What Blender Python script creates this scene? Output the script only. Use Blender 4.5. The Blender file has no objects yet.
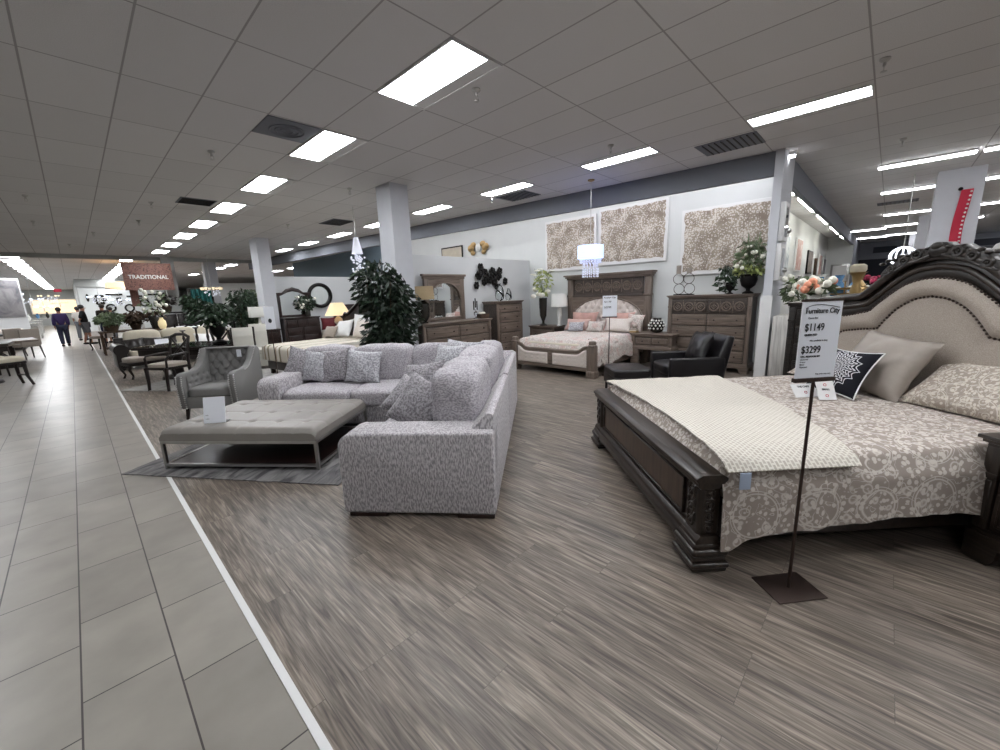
import bpy, bmesh, math, random
from mathutils import Vector, Matrix, Euler, noise
random.seed(7)
SC = bpy.context.scene
COL = SC.collection
PI = math.pi
# ------------------------------------------------------------------ camera
CAM_H = 1.59; PITCH = .198; YAW = .8049; ROLL = -.0351; FPX = 401.4
cd = bpy.data.cameras.new('camera'); cam = bpy.data.objects.new('camera', cd); COL.objects.link(cam)
cd.sensor_width = 36; cd.lens = FPX * 36 / 1000; cd.clip_start = .05; cd.clip_end = 200
_f = Vector((math.sin(YAW) * math.cos(PITCH), math.cos(YAW) * math.cos(PITCH), -math.sin(PITCH)))
_r = Vector((math.cos(YAW), -math.sin(YAW), 0))
_u = _r.cross(_f)
_r2 = _r * math.cos(ROLL) + _u * math.sin(ROLL)
_u2 = -_r * math.sin(ROLL) + _u * math.cos(ROLL)
m = Matrix((( _r2.x, _u2.x, -_f.x, 0), (_r2.y, _u2.y, -_f.y, 0), (_r2.z, _u2.z, -_f.z, CAM_H), (0, 0, 0, 1)))
cam.matrix_world = m
SC.camera = cam
# ------------------------------------------------------------------ world, exposure
w = bpy.data.worlds.new('world'); SC.world = w; w.use_nodes = True
w.node_tree.nodes['Background'].inputs[0].default_value = (.8, .87, 1, 1)
w.node_tree.nodes['Background'].inputs[1].default_value = .35
SC.view_settings.view_transform = 'Standard'; SC.view_settings.look = 'None'
SC.view_settings.exposure = 0.14; SC.view_settings.gamma = 1; SC.view_settings.use_curve_mapping = False
LIGHT_STRENGTH = 29.0
TUBE_STRENGTH = 18.0

# ------------------------------------------------------------------ materials
def lin(c):
    c = c / 255
    return c / 12.92 if c <= .04045 else ((c + .055) / 1.055) ** 2.4
def rgb(c): return (lin(c[0]), lin(c[1]), lin(c[2]), 1)
class NT:
    def __init__(s, name):
        s.m = bpy.data.materials.new(name); s.m.use_nodes = True; s.t = s.m.node_tree
        s.b = s.t.nodes['Principled BSDF']
    def n(s, ty, **kw):
        o = s.t.nodes.new('ShaderNode' + ty)
        for k, v in kw.items():
            if k.startswith('i_'):
                key = k[2:]; key = int(key) if key.isdigit() else key.replace('_', ' ')
                o.inputs[key].default_value = v
            else: setattr(o, k, v)
        return o
    def l(s, a, b): s.t.links.new(a, b)
    def coord(s, scale=(1, 1, 1), rot=(0, 0, 0), loc=(0, 0, 0), kind='Object'):
        tc = s.n('TexCoord'); mp = s.n('Mapping'); s.l(tc.outputs[kind], mp.inputs[0])
        mp.inputs['Scale'].default_value = scale; mp.inputs['Rotation'].default_value = rot; mp.inputs['Location'].default_value = loc
        return mp.outputs[0]
    def ramp(s, fac, stops, interp='LINEAR'):
        r = s.n('ValToRGB'); s.l(fac, r.inputs[0]); r.color_ramp.interpolation = interp
        e = r.color_ramp.elements
        e[0].position = stops[0][0]; e[0].color = stops[0][1]; e[1].position = stops[-1][0]; e[1].color = stops[-1][1]
        for p, c in stops[1:-1]: q = e.new(p); q.color = c
        return r.outputs[0]
    def mix(s, fac, a, b, mode='MIX'):
        x = s.n('Mix', data_type='RGBA', blend_type=mode)
        for v, k in ((fac, 0), (a, 6), (b, 7)):
            if isinstance(v, (tuple, float, int)): x.inputs[k].default_value = v
            else: s.l(v, x.inputs[k])
        return x.outputs[2]
    def math(s, op, a, b=0.0, clamp=False):
        x = s.n('Math', operation=op, use_clamp=clamp)
        for v, k in ((a, 0), (b, 1)):
            if isinstance(v, (float, int)): x.inputs[k].default_value = v
            else: s.l(v, x.inputs[k])
        return x.outputs[0]
    def bump(s, h, strength=.3, dist=.01):
        b = s.n('Bump'); b.inputs['Strength'].default_value = strength; b.inputs['Distance'].default_value = dist
        s.l(h, b.inputs['Height']); s.l(b.outputs[0], s.b.inputs['Normal'])
    def col(s, c):
        if isinstance(c, tuple): s.b.inputs['Base Color'].default_value = c
        else: s.l(c, s.b.inputs['Base Color'])
    def rough(s, r, metal=0, spec=None):
        s.b.inputs['Roughness'].default_value = r; s.b.inputs['Metallic'].default_value = metal
        if spec is not None: s.b.inputs['Specular IOR Level'].default_value = spec
def shade(c, k): return tuple(min(255, max(0, x * k)) for x in c)
def plain(name, c, rough=.6, metal=0, spec=.5, var=.0, vs=8, bump=0, bs=60):
    t = NT(name); t.rough(rough, metal, spec)
    if var:
        nz = t.n('TexNoise'); nz.inputs['Scale'].default_value = vs; nz.inputs['Detail'].default_value = 4; t.l(t.coord(), nz.inputs[0])
        t.col(t.ramp(nz.outputs[0], [(.3, rgb(shade(c, 1 - var))), (.7, rgb(shade(c, 1 + var)))]))
    else: t.col(rgb(c))
    if bump:
        n2 = t.n('TexNoise'); n2.inputs['Scale'].default_value = bs; t.l(t.coord(), n2.inputs[0]); t.bump(n2.outputs[0], bump, .005)
    return t.m
def wood(name, c, c2=None, axis=0, scale=1, rough=.45, bump=.15):
    t = NT(name); t.rough(rough)
    s = [22 * scale] * 3; s[axis] = 1.6 * scale
    nz = t.n('TexNoise'); nz.inputs['Scale'].default_value = 1.5; nz.inputs['Detail'].default_value = 6; nz.inputs['Distortion'].default_value = .6
    t.l(t.coord(tuple(s)), nz.inputs[0])
    c2 = c2 or shade(c, .6)
    t.col(t.ramp(nz.outputs[0], [(.3, rgb(c2)), (.55, rgb(c)), (.8, rgb(shade(c, 1.15)))]))
    t.bump(nz.outputs[0], bump, .003)
    return t.m
def fabric(name, c, c2, scale=180, rough=.9, stretch=(1, 1, 1), bump=.25, lo=.4, hi=.6, sheen=.15):
    t = NT(name); t.rough(rough, 0, .2)
    co = t.coord(stretch)
    nz = t.n('TexNoise'); nz.inputs['Scale'].default_value = scale; nz.inputs['Detail'].default_value = 3; t.l(co, nz.inputs[0])
    t.col(t.ramp(nz.outputs[0], [(lo, rgb(c2)), (hi, rgb(c))]))
    t.bump(nz.outputs[0], bump, .004); t.b.inputs['Sheen Weight'].default_value = sheen
    return t.m
def emit(name, c, strength):
    t = NT(name); t.col(rgb(c)); t.b.inputs['Emission Color'].default_value = rgb(c); t.b.inputs['Emission Strength'].default_value = strength
    return t.m
def glass(name, c=(235, 240, 240), rough=.02, ior=1.45):
    t = NT(name); t.col(rgb(c)); t.rough(rough); t.b.inputs['Transmission Weight'].default_value = 1; t.b.inputs['IOR'].default_value = ior
    return t.m
M = {}
M['lamp_panel'] = emit('lit_diffuser', (250, 252, 255), LIGHT_STRENGTH)
M['tube'] = emit('lit_tube', (252, 251, 255), TUBE_STRENGTH)
M['niche_tube'] = emit('lit_niche_tube', (255, 252, 240), 45.0)
M['far_panel'] = emit('lit_far_diffuser', (250, 252, 255), 22.0)
M['white_metal'] = plain('white_metal', (215, 215, 215), .4)
M['wall'] = plain('wall_paint', (214, 217, 216), .85, var=.015, vs=1.5)
M['wall_grey'] = plain('grey_wall_paint', (200, 202, 204), .85, var=.015, vs=1.5)
M['soffit'] = plain('soffit_paint', (120, 123, 131), .85)
M['wall_far'] = plain('far_wall_paint', (176, 178, 176), .9)
M['navy'] = plain('navy_paint', (22, 27, 40), .7)
M['blue_wall'] = plain('slate_blue_paint', (122, 140, 152), .8)
M['column'] = plain('column_paint', (196, 198, 204), .8, var=.01)
M['white'] = plain('white_paint', (225, 225, 225), .6)
M['chrome'] = plain('brushed_steel', (190, 190, 188), .28, 1)
M['black_metal'] = plain('black_metal', (22, 20, 20), .45, .6)
M['bronze'] = plain('bronze_metal', (72, 60, 56), .4, .7)
M['gold'] = plain('gold_metal', (178, 150, 104), .35, .8)
M['mirror'] = plain('mirror_glass', (225, 228, 228), .02, 1)
M['glass'] = glass('clear_glass')
M['paper'] = plain('white_paper', (236, 239, 247), .5)
M['ink'] = plain('dark_ink', (40, 42, 48), .6)
M['ink_grey'] = plain('grey_ink', (110, 112, 118), .6)
M['greige'] = wood('weathered_greige_wood', (115, 102, 92), (86, 75, 67), 0, 1)
M['greige_z'] = wood('weathered_greige_wood_upright', (113, 100, 90), (86, 75, 67), 2, 1)
M['greige_shaded'] = wood('weathered_greige_wood_recess_shade', (78, 69, 63), (55, 48, 44), 0, 1)  # darker copy of greige: shade of drawer gaps and carved recesses put in colour
M['walnut'] = wood('dark_walnut', (47, 38, 32), (24, 19, 17), 0, 1.2, .35)
M['walnut_z'] = wood('dark_walnut_upright', (45, 37, 31), (23, 18, 16), 2, 1.2, .35)
M['walnut_panel'] = wood('walnut_veneer', (70, 54, 42), (44, 33, 26), 2, .8, .35, .05)
M['charcoal_wood'] = wood('charcoal_carved_wood', (42, 37, 34), (18, 16, 15), 0, 1.2, .4)
M['espresso'] = plain('espresso_wood', (26, 17, 15), .35, var=.15)
M['mahogany'] = plain('mahogany_wood', (36, 21, 19), .35, var=.2)
M['leather'] = plain('black_leather', (22, 20, 23), .35, var=.12, vs=5, bump=.12, bs=120)
M['leather_sofa'] = plain('dark_brown_leather', (28, 22, 21), .35, var=.12)
M['ottoman_leather'] = plain('taupe_leather', (136, 131, 126), .42, var=.04, vs=4, bump=.06, bs=150)
M['sofa'] = fabric('grey_chenille', (204, 200, 203), (146, 142, 146), 95, stretch=(1, 1, .35), bump=.4)
M['sofa_cushion'] = fabric('grey_chenille_cushion', (192, 188, 193), (145, 141, 146), 95, stretch=(.6, .6, 1), bump=.4)
M['pillow_grey'] = fabric('grey_patterned_pillow', (168, 165, 169), (118, 114, 119), 55, bump=.3)
M['pillow_fuzzy'] = fabric('white_fleece_pillow', (196, 196, 201), (142, 141, 146), 50, bump=.8)
M['armchair'] = plain('grey_linen', (128, 127, 126), .85, var=.04, vs=90, bump=.2, bs=300)
M['linen'] = fabric('oatmeal_linen', (172, 162, 152), (150, 140, 131), 220, bump=.15)
M['linen_light'] = fabric('cream_tufted_linen', (222, 214, 207), (200, 190, 183), 160, bump=.1)
M['taupe_satin'] = plain('taupe_satin', (152, 143, 135), .5, var=.04, vs=10)
M['slip'] = plain('slipcover_fabric', (186, 184, 176), .85, var=.02)
M['cream'] = plain('cream_fabric', (198, 190, 172), .8, var=.03)
M['cream_glow'] = emit('warm_cream_glow', (235, 215, 170), .35)  # faint glow, for the lampshade and also the yellow vase
M['white_shade'] = plain('white_lampshade', (230, 230, 226), .8)
M['tan_shade'] = plain('tan_burlap_shade', (160, 142, 112), .85, var=.05, vs=100)
M['pink'] = plain('blush_pink_fabric', (206, 176, 166), .85, var=.04)
M['rose'] = plain('dusty_rose_fabric', (190, 152, 142), .85, var=.06)
M['leaf'] = plain('dark_green_leaf', (34, 52, 34), .45, var=.35, vs=6)
M['leaf_dark'] = plain('glossy_dark_leaf', (26, 38, 27), .35, var=.4, vs=9)
M['leaf_mid'] = plain('green_leaf', (92, 106, 78), .5, var=.3, vs=6)
M['leaf_light'] = plain('pale_green_leaf', (150, 160, 100), .5, var=.2, vs=9)
M['bark'] = plain('bark', (70, 55, 42), .9, var=.2)
M['petal'] = plain('white_petal', (232, 230, 218), .6, var=.03)
M['peach'] = plain('peach_petal', (226, 150, 120), .6, var=.1)
M['magenta'] = plain('crimson_petal', (150, 40, 74), .6, var=.3, vs=12)
M['skin'] = plain('skin', (150, 108, 88), .6)
M['hair'] = plain('dark_hair', (24, 19, 18), .6)
M['cloth_purple'] = plain('purple_cotton', (48, 34, 84), .85)
M['cloth_navy'] = plain('navy_denim', (36, 42, 66), .85)
M['cloth_black'] = plain('black_cotton', (22, 22, 26), .85)
M['cloth_grey'] = plain('grey_cotton', (96, 98, 104), .85)
M['cloth_white'] = plain('white_cotton', (200, 196, 192), .85)
M['red'] = plain('red_cloth', (186, 34, 62), .7)
M['dark_red'] = plain('dark_red_cloth', (92, 22, 30), .8)
M['teal'] = plain('teal_cloth', (30, 92, 90), .8, var=.2)
M['blue_glass'] = plain('blue_glaze', (96, 142, 186), .15, var=.15)
M['ceramic_white'] = plain('white_ceramic', (225, 225, 220), .2)
M['ceramic_dark'] = plain('dark_glaze', (40, 38, 34), .2)
M['crystal'] = glass('crystal', (240, 242, 246), .0, 1.6)
def shiny_emit(name, c, s, rough=.1):
    t = NT(name); t.col(rgb(c)); t.rough(rough); t.b.inputs['Emission Color'].default_value = rgb(c); t.b.inputs['Emission Strength'].default_value = s
    return t.m
M['crystal_lit'] = shiny_emit('lit_crystal', (225, 228, 240), .28)
M['drum_lit'] = shiny_emit('lit_drum_shade', (190, 205, 245), .95, .5)
M['globe_lit'] = shiny_emit('lit_crystal_ring', (240, 244, 252), 2.2)
M['warm_lit'] = shiny_emit('lit_warm_shade', (255, 232, 195), .75)
M['cool_lit'] = shiny_emit('lit_cool_shade', (225, 235, 255), 1.6)

def tile_mat():
    t = NT('porcelain_tile'); tc = t.n('TexCoord'); sp = t.n('SeparateXYZ'); t.l(tc.outputs['Object'], sp.inputs[0])
    cb = t.n('CombineXYZ'); t.l(t.math('ADD', sp.outputs[1], 100 * .613 - 2.025), cb.inputs[0]); t.l(t.math('ADD', sp.outputs[0], .24 + 100 * .305), cb.inputs[1])
    br = t.n('TexBrick', offset=.685, offset_frequency=2, squash=1)
    t.l(cb.outputs[0], br.inputs['Vector'])
    br.inputs['Color1'].default_value = rgb((156, 151, 143)); br.inputs['Color2'].default_value = rgb((143, 138, 131)); br.inputs['Mortar'].default_value = rgb((66, 60, 60))
    br.inputs['Scale'].default_value = 1; br.inputs['Brick Width'].default_value = .613; br.inputs['Row Height'].default_value = .305
    br.inputs['Mortar Size'].default_value = .0035; br.inputs['Mortar Smooth'].default_value = .1; br.inputs['Bias'].default_value = 0
    nz = t.n('TexNoise'); nz.inputs['Scale'].default_value = 3.5; nz.inputs['Detail'].default_value = 8; t.l(tc.outputs['Object'], nz.inputs[0])
    c = t.mix(1.0, br.outputs[0], t.ramp(nz.outputs[0], [(.3, (.82, .82, .82, 1)), (.7, (1.05, 1.05, 1.05, 1))]), 'MULTIPLY')
    t.col(c); t.rough(.33)
    t.bump(t.math('SUBTRACT', 1.0, br.outputs[1]), .3, .003)
    return t.m
M['tile'] = tile_mat()
def plank_mat():
    t = NT('vinyl_plank'); tc = t.n('TexCoord'); sp = t.n('SeparateXYZ'); t.l(tc.outputs['Object'], sp.inputs[0])
    cb = t.n('CombineXYZ'); t.l(t.math('ADD', sp.outputs[1], 101.0), cb.inputs[0]); t.l(t.math('ADD', sp.outputs[0], 10.04), cb.inputs[1])
    br = t.n('TexBrick', offset=.37, offset_frequency=3, squash=1); t.l(cb.outputs[0], br.inputs['Vector'])
    br.inputs['Color1'].default_value = (0, 0, 0, 1); br.inputs['Color2'].default_value = (1, 1, 1, 1); br.inputs['Mortar'].default_value = (.5, .5, .5, 1)
    br.inputs['Scale'].default_value = 1; br.inputs['Brick Width'].default_value = 1.22; br.inputs['Row Height'].default_value = .152
    br.inputs['Mortar Size'].default_value = .0012; br.inputs['Mortar Smooth'].default_value = .1
    # grain : stretched along Y, offset per plank
    off = t.math('MULTIPLY', br.outputs[0], 7.0)
    c2 = t.n('CombineXYZ'); t.l(t.math('ADD', t.math('MULTIPLY', sp.outputs[0], 34.0), off), c2.inputs[0]); t.l(t.math('ADD', t.math('MULTIPLY', sp.outputs[1], 2.3), off), c2.inputs[1])
    n1 = t.n('TexNoise'); n1.inputs['Scale'].default_value = 1.0; n1.inputs['Detail'].default_value = 7; n1.inputs['Distortion'].default_value = 1.1; t.l(c2.outputs[0], n1.inputs[0])
    c3 = t.n('CombineXYZ'); t.l(t.math('ADD', t.math('MULTIPLY', sp.outputs[0], 130.0), off), c3.inputs[0]); t.l(t.math('ADD', t.math('MULTIPLY', sp.outputs[1], 4.5), off), c3.inputs[1])
    n2 = t.n('TexNoise'); n2.inputs['Scale'].default_value = 1.0; n2.inputs['Detail'].default_value = 4; n2.inputs['Distortion'].default_value = .4; t.l(c3.outputs[0], n2.inputs[0])
    base = t.ramp(n1.outputs[0], [(.3, rgb((75, 67, 60))), (.5, rgb((114, 104, 95))), (.72, rgb((150, 140, 129)))])
    fine = t.ramp(n2.outputs[0], [(.30, (.58, .58, .58, 1)), (.5, (1, 1, 1, 1)), (.70, (1.35, 1.35, 1.35, 1))])
    c = t.mix(1.0, base, fine, 'MULTIPLY')
    tint = t.ramp(br.outputs[0], [(0, (.86, .86, .87, 1)), (1, (1.1, 1.09, 1.07, 1))])
    c = t.mix(1.0, c, tint, 'MULTIPLY')
    c = t.mix(t.math('MULTIPLY', br.outputs[1], .55), c, rgb((48, 43, 41)))
    t.col(c); t.rough(.42)
    t.bump(n2.outputs[0], .2, .002)
    return t.m
M['plank'] = plank_mat()
def ceil_mat():
    t = NT('ceiling_tile'); tc = t.n('TexCoord'); sp = t.n('SeparateXYZ'); t.l(tc.outputs['Object'], sp.inputs[0])
    cb = t.n('CombineXYZ'); t.l(t.math('ADD', sp.outputs[1], 1.219 * 50 - 4.009), cb.inputs[0]); t.l(t.math('ADD', sp.outputs[0], .6096 * 50 - .651), cb.inputs[1])
    br = t.n('TexBrick', offset=0, offset_frequency=2, squash=1); t.l(cb.outputs[0], br.inputs['Vector'])
    br.inputs['Color1'].default_value = rgb((220, 219, 219)); br.inputs['Color2'].default_value = rgb((213, 212, 212)); br.inputs['Mortar'].default_value = rgb((166, 164, 164))
    br.inputs['Scale'].default_value = 1; br.inputs['Brick Width'].default_value = 1.219; br.inputs['Row Height'].default_value = .6096
    br.inputs['Mortar Size'].default_value = .009; br.inputs['Mortar Smooth'].default_value = .3
    nz = t.n('TexNoise'); nz.inputs['Scale'].default_value = 140; nz.inputs['Detail'].default_value = 2; t.l(tc.outputs['Object'], nz.inputs[0])
    c = t.mix(1.0, br.outputs[0], t.ramp(nz.outputs[0], [(.3, (.9, .9, .9, 1)), (.7, (1.04, 1.04, 1.04, 1))]), 'MULTIPLY')
    t.col(c); t.rough(.95, 0, .1)
    return t.m
M['ceiling'] = ceil_mat()
def rug_mat(name='shag_rug', a=(80, 79, 81), b=(134, 132, 132)):
    t = NT(name); t.rough(.95, 0, .1)
    nz = t.n('TexNoise'); nz.inputs['Scale'].default_value = 3.0; nz.inputs['Detail'].default_value = 7; nz.inputs['Distortion'].default_value = 1.0; t.l(t.coord((1, 3.5, 1)), nz.inputs[0])
    t.col(t.ramp(nz.outputs[0], [(.36, rgb(a)), (.62, rgb(b))])); t.bump(nz.outputs[0], .6, .02)
    return t.m
M['rug'] = rug_mat(); M['rug_pale'] = rug_mat('pale_rug', (150, 148, 146), (172, 170, 166))
def damask(name, ground, motif, scale=1.0, accent=None):
    t = NT(name); t.rough(.85, 0, .2)
    co = t.coord((scale, scale, scale))
    nz = t.n('TexNoise'); nz.inputs['Scale'].default_value = 5; nz.inputs['Detail'].default_value = 2; t.l(co, nz.inputs[0])
    mx = t.n('Mix', data_type='VECTOR'); mx.inputs[0].default_value = .07; t.l(co, mx.inputs[4]); t.l(nz.outputs[1], mx.inputs[5])
    def vor(sc, rn, src=None):
        v = t.n('TexVoronoi', feature='F1'); v.inputs['Scale'].default_value = sc; v.inputs['Randomness'].default_value = rn; t.l(src or mx.outputs[1], v.inputs['Vector']); return v.outputs['Distance']
    def ringf(d, r, w_): return t.math('SUBTRACT', 1.0, t.math('MULTIPLY', t.math('ABSOLUTE', t.math('SUBTRACT', d, r)), 1 / w_), True)
    big = vor(2.6, .2, co); ring = t.math('MAXIMUM', ringf(big, .43, .016), ringf(big, .47, .008))
    leaf = t.math('MULTIPLY', t.math('SUBTRACT', .41, vor(26, .9)), 12.0, True)
    flow = vor(10, .7); fl = t.math('MAXIMUM', ringf(flow, .30, .07), t.math('MULTIPLY', t.math('SUBTRACT', .13, flow), 20.0, True))
    sc_ = t.n('TexNoise'); sc_.inputs['Scale'].default_value = 9; sc_.inputs['Detail'].default_value = 1; sc_.inputs['Distortion'].default_value = 1.2; t.l(co, sc_.inputs[0])
    vine = ringf(sc_.outputs[0], .5, .018)
    f = t.math('MAXIMUM', t.math('MAXIMUM', ring, vine), t.math('MAXIMUM', t.math('MULTIPLY', leaf, .85), t.math('MULTIPLY', fl, .85)))
    c = t.mix(f, rgb(ground), rgb(motif))
    if accent:
        n3 = t.n('TexNoise'); n3.inputs['Scale'].default_value = 5; t.l(co, n3.inputs[0])
        c = t.mix(t.math('MULTIPLY', t.math('SUBTRACT', n3.outputs[0], .52), 8.0, True), c, t.mix(.45, c, rgb(accent)))
    t.col(c)
    return t.m
M['damask'] = damask('taupe_white_damask', (156, 145, 137), (212, 205, 198), 1.15)
M['damask_small'] = damask('taupe_white_damask_pillow', (158, 147, 137), (210, 203, 192), 1.5)
M['damask_pink'] = damask('pink_cream_print', (184, 174, 168), (222, 217, 211), 1.6, (200, 160, 150))
def waffle():
    t = NT('cream_waffle_weave'); t.rough(.9, 0, .2)
    co = t.coord((1, 1, 1))
    br = t.n('TexBrick', offset=.5, offset_frequency=2); t.l(co, br.inputs['Vector']); br.inputs['Scale'].default_value = 1
    br.inputs['Color1'].default_value = rgb((186, 179, 168)); br.inputs['Color2'].default_value = rgb((180, 173, 162)); br.inputs['Mortar'].default_value = rgb((214, 209, 200))
    br.inputs['Brick Width'].default_value = .034; br.inputs['Row Height'].default_value = .022; br.inputs['Mortar Size'].default_value = .006; br.inputs['Mortar Smooth'].default_value = .6
    t.col(br.outputs[0]); t.bump(br.outputs[1], .5, .004)
    return t.m
M['waffle'] = waffle()
def stripes():
    t = NT('striped_bedspread'); t.rough(.85, 0, .2)
    sp = t.n('SeparateXYZ'); t.l(t.coord(), sp.inputs[0])
    f = t.math('FRACT', t.math('MULTIPLY', t.math('ADD', sp.outputs[1], 10.0), 1.9))
    t.col(t.ramp(f, [(0, rgb((206, 200, 188))), (.45, rgb((140, 134, 112))), (.6, rgb((218, 213, 203))), (.8, rgb((168, 150, 130))), (.9, rgb((214, 208, 198)))], 'CONSTANT'))
    return t.m
M['stripes'] = stripes()
def blossom():
    t = NT('blossom_print'); t.rough(.7)
    co = t.coord()
    nz = t.n('TexNoise'); nz.inputs['Scale'].default_value = 4; nz.inputs['Detail'].default_value = 3; t.l(co, nz.inputs[0])
    v = t.n('TexVoronoi'); v.inputs['Scale'].default_value = 30; t.l(co, v.inputs['Vector'])
    f = t.math('MULTIPLY', t.math('SUBTRACT', t.math('ADD', t.math('MULTIPLY', nz.outputs[0], .9), .06), v.outputs['Distance']), 6.0, True)
    base = t.ramp(nz.outputs[0], [(.35, rgb((140, 127, 114))), (.65, rgb((170, 158, 143)))])
    v2 = t.n('TexVoronoi', feature='DISTANCE_TO_EDGE'); v2.inputs['Scale'].default_value = 5; t.l(co, v2.inputs['Vector'])
    br = t.math('SUBTRACT', 1.0, t.math('MULTIPLY', v2.outputs['Distance'], 45.0), True)
    base = t.mix(t.math('MULTIPLY', br, .6), base, rgb((118, 104, 94)))
    t.col(t.mix(f, base, rgb((212, 205, 198))))
    return t.m
M['blossom'] = blossom()
def mandala():
    t = NT('black_mandala_cloth'); t.rough(.85, 0, .2)
    sp = t.n('SeparateXYZ'); t.l(t.coord(), sp.inputs[0])
    y = t.math('SUBTRACT', sp.outputs[1], .22)
    r = t.math('SQRT', t.math('ADD', t.math('MULTIPLY', sp.outputs[0], sp.outputs[0]), t.math('MULTIPLY', y, y)))
    a = t.math('ARCTAN2', y, sp.outputs[0])
    saw = t.math('MULTIPLY', t.math('ABSOLUTE', t.math('SINE', t.math('MULTIPLY', a, 8.0))), .028)
    e = t.math('ADD', r, saw)
    rings = t.math('SINE', t.math('MULTIPLY', e, 260.0))
    spk = t.math('SINE', t.math('MULTIPLY', a, 32.0))
    pat = t.math('GREATER_THAN', t.math('ADD', rings, t.math('MULTIPLY', spk, .8)), .1)
    inside = t.math('LESS_THAN', e, .165)
    edge = t.math('LESS_THAN', t.math('ABSOLUTE', t.math('SUBTRACT', e, .178)), .004)
    f = t.math('MAXIMUM', t.math('MULTIPLY', pat, inside), edge)
    t.col(t.mix(f, rgb((24, 25, 32)), rgb((200, 200, 205))))
    return t.m
M['mandala'] = mandala()
def abstract(name, a, b, c, scale=3, axis=(1, 1, 1)):
    t = NT(name); t.rough(.6)
    nz = t.n('TexNoise'); nz.inputs['Scale'].default_value = scale; nz.inputs['Detail'].default_value = 5; nz.inputs['Distortion'].default_value = 1.5; t.l(t.coord(axis), nz.inputs[0])
    t.col(t.ramp(nz.outputs[0], [(.35, rgb(a)), (.5, rgb(b)), (.65, rgb(c))]))
    return t.m
M['art_blue'] = abstract('blue_abstract', (150, 165, 175), (210, 214, 214), (110, 130, 150), 2.5, (1, 1, .5))
M['art_pink'] = abstract('pink_abstract', (214, 206, 200), (200, 150, 140), (226, 222, 216), 4, (1, 1, .6))
M['art_dark'] = abstract('dark_stripe_art', (60, 52, 52), (150, 140, 132), (50, 44, 46), 6, (1, 1, .3))
M['art_grey'] = abstract('grey_mist_painting', (92, 92, 98), (120, 118, 122), (140, 138, 140), 1.6)
M['banner'] = abstract('red_brown_leaf_print', (86, 56, 50), (140, 96, 84), (60, 40, 38), 11)
M['whitewash'] = wood('whitewashed_wood', (196, 194, 190), (150, 147, 143), 2, .7, .6)

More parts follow.
